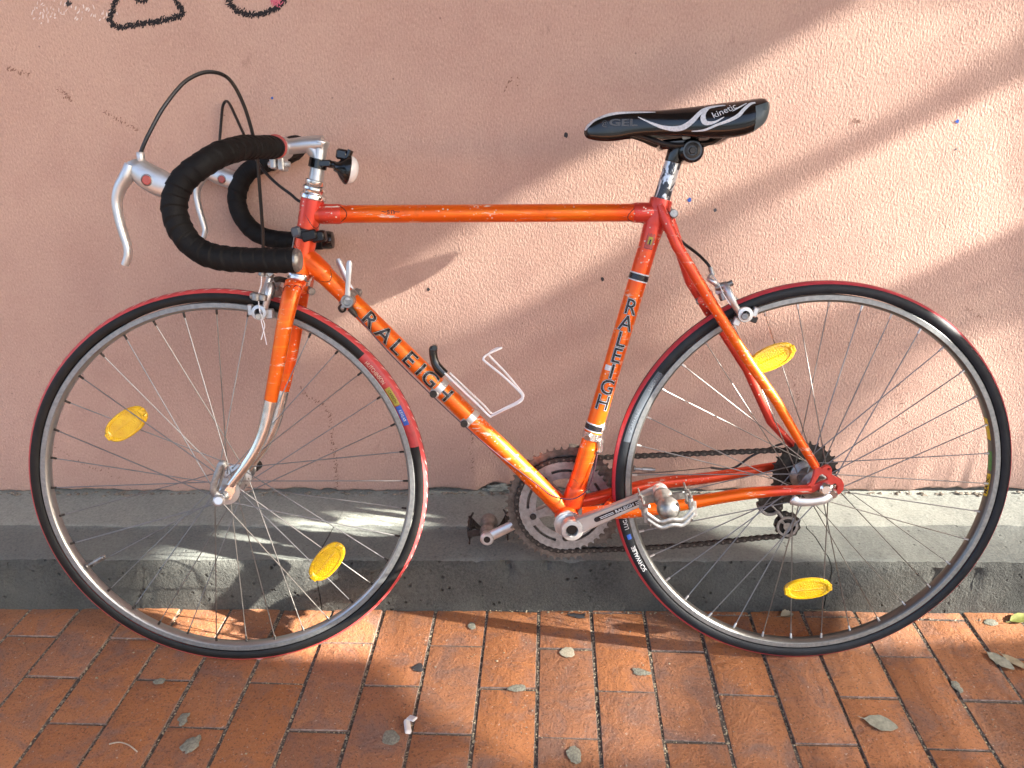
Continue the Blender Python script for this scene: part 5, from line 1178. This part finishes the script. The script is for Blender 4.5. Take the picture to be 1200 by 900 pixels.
mb = MB(); mb.cyl((-0.8907, -0.0340, 0.6626), (-0.8928, -0.0340, 0.6532), .0068, 12); mb.build('brake_bolt', 'alloy_dull', fbk)
mb = MB(); mb.cyl((-0.9032, -0.0300, 0.6284), (-0.9005, -0.0380, 0.6281), .0052, 12); mb.build('brake_bolt', 'alloy_dull', fbk)
mb = MB(); mb.cyl((-0.8769, -0.0200, 0.6704), (-0.8743, -0.0140, 0.6588), .0075, 14); mb.build('brake_bolt', 'alloy_dull', fbk)
mb = MB(); mb.cyl((-0.8338, 0.0100, 0.6654), (-0.8219, -0.0040, 0.6626), .0062, 12); mb.build('brake_bolt', 'alloy_dull', fbk)
mb = MB(); mb.box((-0.9185, -0.0200, 0.6368), (.008, .010, .018), bev=.0015); mb.build('pad_holder', 'alloy', fbk)
mb = MB(); mb.box((-0.8879, -0.0200, 0.6303), (.012, .010, .016), bev=.0015); mb.build('pad_holder', 'alloy', fbk)
mb = MB(); mb.box((-0.9040, -0.0145, 0.6325), (.038, .007, .010), bev=.001); mb.build('brake_pad', 'rubber', fbk)
mb = MB(); mb.box((-0.8989, 0.0145, 0.6406), (.038, .007, .010), bev=.001); mb.build('brake_pad', 'rubber', fbk)
sp2 = MB(); sp2.tube(cr([(-0.8784, -0.0120, 0.6832), (-0.8720, -0.0060, 0.6839), (-0.8643, 0.0040, 0.6802)], 4), .0045, 8); sp2.tube(cr([(-0.8775, -0.0240, 0.6802), (-0.8736, -0.0300, 0.6713), (-0.8791, -0.0300, 0.6552)], 4), .0016, 6); sp2.build('return_spring', 'steel_dark', fbk)
cable([(-0.8913, -0.0340, 0.6933), (-0.8927, -0.0360, 0.6775), (-0.8981, -0.0360, 0.6629), (-0.8996, -0.0340, 0.6452), (-0.8983, -0.0340, 0.6221), (-0.8953, -0.0340, 0.6015), (-0.8929, -0.0340, 0.5822)], .00085, 'white_wire', 'inner_cable', fbk)
cable([(-0.9001, -0.0340, 0.6479), (-0.8959, -0.0360, 0.6264), (-0.8930, -0.0360, 0.6128), (-0.9004, -0.0360, 0.5909)], .0007, 'white_wire', 'inner_cable', fbk)

bk2 = MB()
bk2.tube(cr([(-0.1820, -0.0060, 0.6817), (-0.1882, -0.0160, 0.6759), (-0.1809, -0.0200, 0.6708), (-0.1703, -0.0120, 0.6605)], 5), .0042, 12)
bk2.tube(cr([(-0.1688, -0.0060, 0.6598), (-0.1646, -0.0200, 0.6666), (-0.1585, -0.0300, 0.6528), (-0.1496, -0.0300, 0.6352), (-0.1384, -0.0260, 0.6211)], 5), [.0055] * 6 + [.0058] * 9 + [.0052] * 6, 12, oval=.7)
bk2.lathe([(.0065, -.004), (.0118, -.0045), (.0126, 0), (.0118, .004), (.0065, .0045)], (-0.1328, -0.0300, 0.6209), (0, -1, 0), 24, closed=True)
bk2.tube(cr([(-0.1673, 0.0040, 0.6533), (-0.1505, 0.0260, 0.6508), (-0.1319, 0.0300, 0.6361), (-0.1199, 0.0260, 0.6252)], 5), .0052, 12)
bkc = bk2.build('brake_caliper', 'alloy', bike, angle=45)
mb = MB(); mb.cyl((-0.1852, -0.0060, 0.6938), (-0.1804, -0.0080, 0.6805), .0040, 12); mb.build('brake_bolt', 'alloy_dull', bkc)
mb = MB(); mb.cyl((-0.1777, -0.0140, 0.6621), (-0.1606, -0.0200, 0.6672), .0058, 12); mb.build('brake_bolt', 'alloy_dull', bkc)
mb = MB(); mb.cyl((-0.1606, -0.0200, 0.6672), (-0.1520, -0.0220, 0.6706), .0048, 12); mb.build('brake_bolt', 'alloy_dull', bkc)
mb = MB(); mb.cyl((-0.1694, -0.0200, 0.6545), (-0.1653, -0.0220, 0.6426), .0055, 12); mb.build('brake_bolt', 'alloy_dull', bkc)
mb = MB(); mb.cyl((-0.1327, -0.0300, 0.6188), (-0.1356, -0.0400, 0.6189), .0056, 12); mb.build('brake_bolt', 'alloy_dull', bkc)
mb = MB(); mb.cyl((-0.2028, 0.0020, 0.6375), (-0.1925, 0.0000, 0.6431), .0056, 12); mb.build('brake_bolt', 'alloy_dull', bkc)
mb = MB(); mb.box((-0.1429, -0.0200, 0.6087), (.012, .010, .014), Matrix.Rotation(.35, 3, 'Y'), bev=.0015); mb.build('pad_holder', 'alloy', bkc)
mb = MB(); mb.box((-0.1146, -0.0200, 0.6234), (.009, .010, .016), Matrix.Rotation(.35, 3, 'Y'), bev=.0015); mb.build('pad_holder', 'alloy', bkc)
mb = MB(); mb.box((-0.1268, -0.0145, 0.6153), (.038, .007, .010), Matrix.Rotation(.35, 3, 'Y'), bev=.001); mb.build('brake_pad', 'rubber', bkc)
mb = MB(); mb.box((-0.1135, 0.0145, 0.6265), (.038, .007, .010), Matrix.Rotation(.35, 3, 'Y'), bev=.001); mb.build('brake_pad', 'rubber', bkc)
cable([(-0.1804, -0.0080, 0.6805), (-0.1732, -0.0220, 0.6669), (-0.1679, -0.0300, 0.6529), (-0.1575, -0.0340, 0.6372)], .0008, 'white_wire', 'inner_cable', bkc)

# --- saddle and seat post
spost = MB(); d = (ST0 - ST1).normalized(); SPT = V((-0.2404, 0.0000, 0.8804)); SPB = ST0 + d * .0
spost.tube(seg(SPB, SPT, 6), .0128, 22); post = spost.build('seat_post', 'seatpost', bike)
mb = MB(); mb.lathe([(.0128, -.004), (.0135, -.002), (.0135, .022), (.012, .024)], lerp(SPB, SPT, .74), d, 22); mb.build('post_collar', 'black_gloss', post)
cl_ = MB(); CC = V((-0.2239, -0.0220, 0.8704)); cl_.cyl(CC + V((0, .044, 0)), CC + V((0, -.004, 0)), .0180, 24, bev=.2); cl_.box(CC + V((-.018, .022, .012)), (.060, .040, .014), Matrix.Rotation(-.1, 3, 'Y'), bev=.004); clamp = cl_.build('saddle_clamp', 'black_gloss', post, angle=40)
mb = MB(); mb.lathe([(.0112, -.003), (.0118, -.0055), (.0075, -.0065), (.0070, -.003)], CC, (0, 1, 0), 24, closed=True); mb.cyl(CC + V((0, -.003, 0)), CC + V((0, -.0070, 0)), .0062, 6); mb.build('clamp_bolt', 'steel_dark', post)
# saddle shell: sections from nose to tail (x, top z, bottom z, half width)
SEC = [((-0.3857, 0.0000, 0.9040), (-0.3857, 0.0000, 0.9002), .003), ((-0.3812, 0.0000, 0.9120), (-0.3817, -0.0080, 0.8944), .0125), ((-0.3708, 0.0000, 0.9193), (-0.3718, -0.0140, 0.8913), .018), ((-0.3552, 0.0000, 0.9259), (-0.3565, -0.0170, 0.8895), .0215), ((-0.3370, 0.0000, 0.9296), (-0.3387, -0.0190, 0.8896), .0235), ((-0.3110, 0.0000, 0.9305), (-0.3137, -0.0240, 0.8926), .0280), ((-0.2746, 0.0000, 0.9301), (-0.2789, -0.0310, 0.8925), .037), ((-0.2422, 0.0000, 0.9318), (-0.2496, -0.0440, 0.8891), .052), ((-0.2164, 0.0000, 0.9336), (-0.2269, -0.0560, 0.8859), .066), ((-0.1841, 0.0000, 0.9365), (-0.1986, -0.0680, 0.8838), .079), ((-0.1583, 0.0000, 0.9385), (-0.1782, -0.0740, 0.8871), .087), ((-0.1416, 0.0000, 0.9404), (-0.1643, -0.0750, 0.8962), .089), ((-0.1326, 0.0000, 0.9409), (-0.1541, -0.0720, 0.9051), .086), ((-0.1266, 0.0000, 0.9383), (-0.1451, -0.0600, 0.9157), .072)]
SX = [(a[0], a[2], b[2], w_) for a, b, w_ in SEC]
SX = cr(SX, 5)
def section(t, b, w_):
    h = t - b; q = [(0, 0), (.35, -.008), (.62, -.03), (.82, -.12), (.94, -.28), (1.0, -.52), (.985, -.78), (.94, -.94), (.86, -1.0), (.74, -.93), (.60, -.80), (.30, -.76)]
    return [(w_ * a, t + h * c) for a, c in q]
sd = MB(); vs = []; fs = []; m = 23
for (x, t, b, w_) in SX:
    s_ = section(t, b, w_); pts = [(x, -y, z) for y, z in s_] + [(x, y, z) for y, z in reversed(s_[1:])]; m = len(pts); vs += pts
n = len(SX)
for i in range(n - 1):
    for j in range(m): fs.append([i * m + j, i * m + (j + 1) % m, (i + 1) * m + (j + 1) % m, (i + 1) * m + j])
fs += [list(range(m))[::-1], [(n - 1) * m + j for j in range(m)]]
sd.add(vs, fs); saddle = sd.build('saddle', 'black_gloss', bike, angle=70)
def surf(x, z, lift=.0008):
    x = max(SX[0][0] + .0004, min(SX[-1][0] - .0004, x))
    """point on the near flank of the saddle at bike-space x, z"""
    for i in range(n - 1):
        if SX[i][0] <= x <= SX[i + 1][0] or i == n - 2:
            f_ = (x - SX[i][0]) / (SX[i + 1][0] - SX[i][0]); t, b, w_ = (SX[i][k] + (SX[i + 1][k] - SX[i][k]) * f_ for k in (1, 2, 3)); break
    s_ = section(t, b, w_)[:8]; y = s_[0][0]
    if z > t: z = t - .0003
    y = s_[-1][0]
    for (ya, za), (yb, zb) in zip(s_[:-1], s_[1:]):
        if zb <= z <= za: y = ya + (yb - ya) * (za - z) / max(1e-6, za - zb); break
    return V((x, -y - lift, z + lift * .4))
def flank(px, pz):
    """bike-space x, z of a point seen on the flank: refine its depth"""
    return px, pz
CAMB = V((-0.4825, -1.2235, 0.786))
def on_flank(q):
    """walk from the eye along the line through q (on plane y=0) until it meets the flank: gives a real surface point"""
    q = V(q); d = (q - CAMB); best = None
    p = q
    for _ in range(12):
        s_ = surf(p.x, p.z, 0); t = (s_.y - CAMB.y) / d.y; p = CAMB + d * t
        p.x = max(SX[0][0] + .001, min(SX[-1][0] - .001, p.x))
    return surf(p.x, p.z)
def stripe(pts, wd, mat, name='stripe'):
    C = [on_flank(p) for p in cr(pts, 7)]; W = [wd[0]] * len(C); k = len(C)
    for i in range(k): u = i / (k - 1) * (len(wd) - 1); j = min(int(u), len(wd) - 2); W[i] = wd[j] + (wd[j + 1] - wd[j]) * (u - j)
    mb = MB(); vs = []
    for i in range(k):
        d = (C[min(i + 1, k - 1)] - C[max(i - 1, 0)]); d = V((d.x, 0, d.z)).normalized(); s_ = V((-d.z, 0, d.x))
        for e in (-1, -.33, .33, 1): p = C[i] + s_ * (W[i] * e / 2); vs.append(surf(p.x, p.z, .0009))
    mb.add(vs, [[i * 4 + j, (i + 1) * 4 + j, (i + 1) * 4 + j + 1, i * 4 + j + 1] for i in range(k - 1) for j in range(3)]); return mb.build(name, mat, saddle, recalc=False)
stripe([(-0.3853, 0.0000, 0.9033), (-0.3786, 0.0000, 0.9126), (-0.3695, 0.0000, 0.9199), (-0.3539, 0.0000, 0.9251), (-0.3331, 0.0000, 0.9280), (-0.3071, 0.0000, 0.9287), (-0.2772, 0.0000, 0.9285)], [.003, .006, .007, .006, .004, .0028, .001], 'white_print')
stripe([(-0.3037, 0.0000, 0.9219), (-0.2872, 0.0000, 0.9143), (-0.2674, 0.0000, 0.9068), (-0.2478, 0.0000, 0.9037), (-0.2335, 0.0000, 0.9060), (-0.2208, 0.0000, 0.9145), (-0.2108, 0.0000, 0.9249), (-0.2020, 0.0000, 0.9315), (-0.1866, 0.0000, 0.9354), (-0.1712, 0.0000, 0.9366)], [.0008, .0025, .0048, .0070, .0078, .0068, .0055, .004, .003, .001], 'white_print')
stripe([(-0.1943, 0.0000, 0.9339), (-0.2018, 0.0000, 0.9272), (-0.2044, -0.0000, 0.9198), (-0.2025, 0.0000, 0.9136), (-0.1972, 0.0000, 0.9110), (-0.1856, 0.0000, 0.9127), (-0.1723, 0.0000, 0.9199)], [.001, .0040, .0068, .0070, .0055, .003, .0008], 'white_print')
stripe([(-0.2215, 0.0000, 0.8996), (-0.2020, 0.0000, 0.9011), (-0.1828, 0.0000, 0.9083), (-0.1636, 0.0000, 0.9149), (-0.1510, 0.0000, 0.9215), (-0.1424, 0.0000, 0.9306), (-0.1337, 0.0000, 0.9378), (-0.1261, 0.0000, 0.9398)], [.0008, .0028, .0032, .0045, .0052, .0045, .0035, .002], 'white_print')
stripe([(-0.1604, 0.0000, 0.9278), (-0.1503, 0.0000, 0.9332), (-0.1390, 0.0000, 0.9391)], [.0006, .002, .001], 'white_print')
tl = MB(); C = [(x, t, b, w_) for (x, t, b, w_) in SX if x > SX[-1][0] - .026]; vs = []
for (x, t, b, w_) in C:
    s_ = section(t, b, w_)[4:11]; vs += [(x + .0006, -y - .0010, z) for y, z in s_]
tl.add(vs, [[i * 7 + j, (i + 1) * 7 + j, (i + 1) * 7 + j + 1, i * 7 + j + 1] for i in range(len(C) - 1) for j in range(6)]); tl.build('tail_cap', 'saddle_grey', saddle, recalc=False)
def flank_text(body, c, right, size, mat, sx=1.0, off=0.0):
    a, b = on_flank(c), on_flank(right); d = V((b.x - a.x, 0, b.z - a.z)).normalized(); s_ = V((-d.z, 0, d.x)); vs, fs = text_tris(body, size, off, sx=sx); mb = MB()
    mb.add([surf(a.x + d.x * u + s_.x * w2, a.z + d.z * u + s_.z * w2, .0009) for u, w2 in vs], fs); o = mb.build('lettering', mat, saddle, smooth=False, recalc=False); return o
flank_text('GEL', (-0.3263, 0.0000, 0.9135), (-0.3028, 0.0000, 0.9132), .0138, 'gel_print', 1.75, .0004)
flank_text('@', (-0.3544, 0.0000, 0.9132), (-0.3446, 0.0000, 0.9131), .010, 'gel_print', .9)
flank_text('kinetic', (-0.1721, 0.0000, 0.9287), (-0.1530, 0.0000, 0.9365), .0125, 'white_print', 1.05)
rl = MB()
for y in (-.021, .021):
    rl.tube(cr([(-0.3120, -0.0120, 0.8967) if y < 0 else V((-0.3120, -0.0120, 0.8967)) + V((0, .024, 0)), (V((-0.2905, 0.0000, 0.8900)) + V((0, y * .8, 0))), (V((-0.2706, 0.0000, 0.8822)) + V((0, y, 0))), (V((-0.2469, 0.0000, 0.8787)) + V((0, y, 0))), (V((-0.2142, 0.0000, 0.8807)) + V((0, y, 0))), (V((-0.1947, 0.0000, 0.8823)) + V((0, y * 1.1, 0))), (V((-0.1794, 0.0000, 0.8921)) + V((0, y * 1.6, 0)))], 5), .0040, 10)
rl.build('saddle_rail', 'black_plastic', saddle)
mb = MB(); mb.box(V((-0.2323, -0.0160, 0.8877)), (.012, .006, .012), bev=.001); mb.build('rail_clip', 'alloy', saddle)

# --- lamp on the stem, strap lamp bracket on the head tube
lm = MB(); lc = lerp(SQ0, STOP, .48); lm.lathe([(.0118, -.0075), (.0142, -.0070), (.0142, .0070), (.0118, .0075)], lc, SA, 24, closed=True)
A0 = V((-0.7821, -0.0040, 0.8605)); A1 = V((-0.7698, -0.0060, 0.8582)); lm.box(lerp(lc, A0, .6) + V((0, -.004, 0)), (.026, .014, .011), bev=.002); lm.cyl(A0, A1, .0058, 14)
HC = V((-0.7668, -0.0080, 0.8549)); HD = V((.90, .38, -.20)).normalized()
lm.lathe([(.0065, -.006), (.0090, .0), (.0170, .006), (.0225, .0115), (.0235, .0150), (.0225, .0165)], HC, HD, 32)
lm.box(V((-0.7590, -0.0080, 0.8738)), (.018, .012, .016), Matrix.Rotation(.2, 3, 'Y'), bev=.003); lm.tube([(-0.7538, -0.0100, 0.8648), (-0.7480, -0.0100, 0.8735), (-0.7450, -0.0100, 0.8798)], [.0045, .0045, .0050], 12)
lamp = lm.build('stem_lamp', 'black_gloss', bike, angle=40)
mb = MB(); mb.lathe([(.0218, .0155), (.0214, .0200), (.0190, .0250), (.0140, .0290), (.0070, .0310), (.0005, .0315)], HC, HD, 32); mb.build('lens', 'lens_white', lamp)
hk = MB(); t = tp((-0.8258, 0.0000, 0.7543), HT, HB); d = (HB - HT).normalized(); hk.lathe([(.0170, -.0085), (.0196, -.0080), (.0196, .0080), (.0170, .0085)], HT + d * t, d, 26, closed=True)
hk.box(V((-0.8161, -0.0185, 0.7521)), (.024, .008, .016), Matrix.Rotation(-.22, 3, 'Y'), bev=.002)
hk.box(V((-0.8035, -0.0080, 0.7503)), (.022, .020, .018), Matrix.Rotation(-.12, 3, 'Y'), bev=.003)
brk = hk.build('lamp_bracket', 'black_plastic', bike, angle=40)
mb = MB(); mb.box(V((-0.8365, -0.0100, 0.7580)), (.015, .024, .016), Matrix.Rotation(-.22, 3, 'Y'), bev=.003); mb.build('strap_buckle', 'bluegrey', brk)

# --- gear levers on the down tube
gl_ = MB(); t = tp((-0.7611, 0.0000, 0.6545), DT0, DT1); d = (DT1 - DT0).normalized(); gl_.lathe([(.0152, -.006), (.0168, -.0055), (.0168, .0055), (.0152, .006)], DT0 + d * t, d, 24, closed=True)
GC = V((-0.7609, -0.0240, 0.6490)); gl_.cyl(GC + V((0, .014, 0)), GC + V((0, -.003, 0)), .0110, 22); gl_.lathe([(.0062, -.003), (.0070, -.0060), (.0098, -.0060), (.0105, -.003)], GC, (0, 1, 0), 22, closed=True)
gl_.cyl((-0.7572, 0.0160, 0.6610), (-0.7473, 0.0140, 0.6569), .0062, 12); gl_.cyl((-0.7721, -0.0220, 0.6407), (-0.7668, -0.0220, 0.6379), .006, 12)
gs = gl_.build('gear_lever_clamp', 'alloy_dull', bike, angle=40)
lv = MB(); lv.tube([(-0.7603, -0.0260, 0.6519), (-0.7590, -0.0270, 0.6695), (-0.7559, -0.0280, 0.6910), (-0.7538, -0.0280, 0.7082), (-0.7533, -0.0280, 0.7129)], [.0050, .0040, .0044, .0048, .0028], 12, oval=.55, hint=(1, 0, 0)); lv.build('gear_lever', 'alloy', gs)
lv = MB(); lv.tube([(-0.7602, 0.0220, 0.6562), (-0.7696, 0.0240, 0.6716), (-0.7769, 0.0250, 0.6925), (-0.7829, 0.0250, 0.7092), (-0.7840, 0.0250, 0.7133)], [.0050, .0040, .0044, .0048, .0028], 12, oval=.55, hint=(1, 0, 0)); lv.build('gear_lever', 'alloy', gs)
mb = MB(); mb.tube([(-0.7587, -0.0220, 0.6378), (-0.7523, -0.0220, 0.6295), (-0.7488, -0.0210, 0.6239)], [.0052, .0045, .0030], 10); mb.cyl((-0.7732, -0.0180, 0.6389), (-0.7693, -0.0240, 0.6355), .0065, 12); mb.build('cable_stop', 'steel_dark', gs)

# --- bottle cage
CLP = []
for px, bolt in (((-0.6133, -0.0060, 0.5090), (-0.6301, -0.0120, 0.4947)), ((-0.5647, -0.0060, 0.4552), (-0.5809, -0.0120, 0.4434))):
    bc = MB(); CLP.append(bc); t = tp(px, DT0, DT1); bc.lathe([(.0152, -.0058), (.0164, -.0056), (.0164, .0056), (.0152, .0058)], DT0 + d * t, d, 26, closed=True)
    B_ = V(bolt); bc.box(lerp(B_, DT0 + d * t, .12), (.016, .014, .008), Matrix.Rotation(.80, 3, 'Y'), bev=.0015)
mb = MB(); R_ = Matrix.Rotation(.80, 3, 'Y'); mb.box(lerp(V((-0.6049, -0.0020, 0.5203)), V((-0.5596, -0.0020, 0.4688)), .5), ((V((-0.6051, 0.0000, 0.5198)) - V((-0.5597, 0.0000, 0.4683))).length, .009, .006), R_, bev=.002); cage = mb.build('bottle_cage', 'alloy', bike)
for bc in CLP: bc.build('cage_clamp', 'alloy', cage, angle=40)
for bolt in ((-0.6311, -0.0160, 0.4942), (-0.5820, -0.0160, 0.4431)): mb = MB(); mb.cyl(V(bolt) + V((0, .016, 0)), V(bolt) + V((0, -.004, 0)), .0062, 14); mb.build('clamp_bolt', 'steel_dark', cage)
wr = MB()
for y, o_ in ((-.010, (0, 0)), (.014, (3, -2))):
    pass
W1 = [(-0.6123, -0.0100, 0.5278), (-0.5796, -0.0100, 0.4944), (-0.5590, -0.0100, 0.4738), (-0.5402, -0.0120, 0.4544), (-0.5352, -0.0140, 0.4556), (-0.5162, -0.0300, 0.4692), (-0.4952, -0.0360, 0.4805), (-0.4861, -0.0360, 0.4868), (-0.4847, -0.0340, 0.4920), (-0.4895, -0.0300, 0.4996), (-0.5155, -0.0240, 0.5241), (-0.5442, -0.0200, 0.5476), (-0.5476, -0.0180, 0.5521), (-0.5443, -0.0140, 0.5563), (-0.5321, -0.0040, 0.5613), (-0.5183, 0.0060, 0.5657)]
W2 = [(-0.6061, 0.0120, 0.5230), (-0.5742, 0.0120, 0.4905), (-0.5519, 0.0140, 0.4675), (-0.5379, 0.0160, 0.4512), (-0.5322, 0.0200, 0.4508), (-0.5151, 0.0360, 0.4554), (-0.4945, 0.0400, 0.4647), (-0.4848, 0.0400, 0.4730), (-0.4841, 0.0380, 0.4787), (-0.4926, 0.0340, 0.4918), (-0.5139, 0.0280, 0.5200), (-0.5376, 0.0220, 0.5471), (-0.5403, 0.0200, 0.5526), (-0.5357, 0.0160, 0.5584), (-0.5269, 0.0100, 0.5637), (-0.5183, 0.0060, 0.5657)]
wr.tube(cr(W1, 5), .00185, 9); wr.tube(cr(W2, 5), .00185, 9); wr.build('cage_wire', 'white_wire', cage)
mb = MB(); mb.tube(cr([(-0.6280, -0.0060, 0.5706), (-0.6304, -0.0060, 0.5628), (-0.6282, -0.0060, 0.5458), (-0.6223, -0.0060, 0.5343), (-0.6128, -0.0060, 0.5241)], 5), [.0042, .0042, .0046, .0050, .0050, .0048, .0048, .0048, .0048, .0048, .0050, .0052, .0054, .0056, .0058, .006, .006, .006, .006, .006, .006], 12, oval=1.4); mb.cyl((-0.6269, -0.0160, 0.5703), (-0.6287, 0.0060, 0.5692), .0050, 12); mb.build('cage_hook', 'black_gloss', cage)
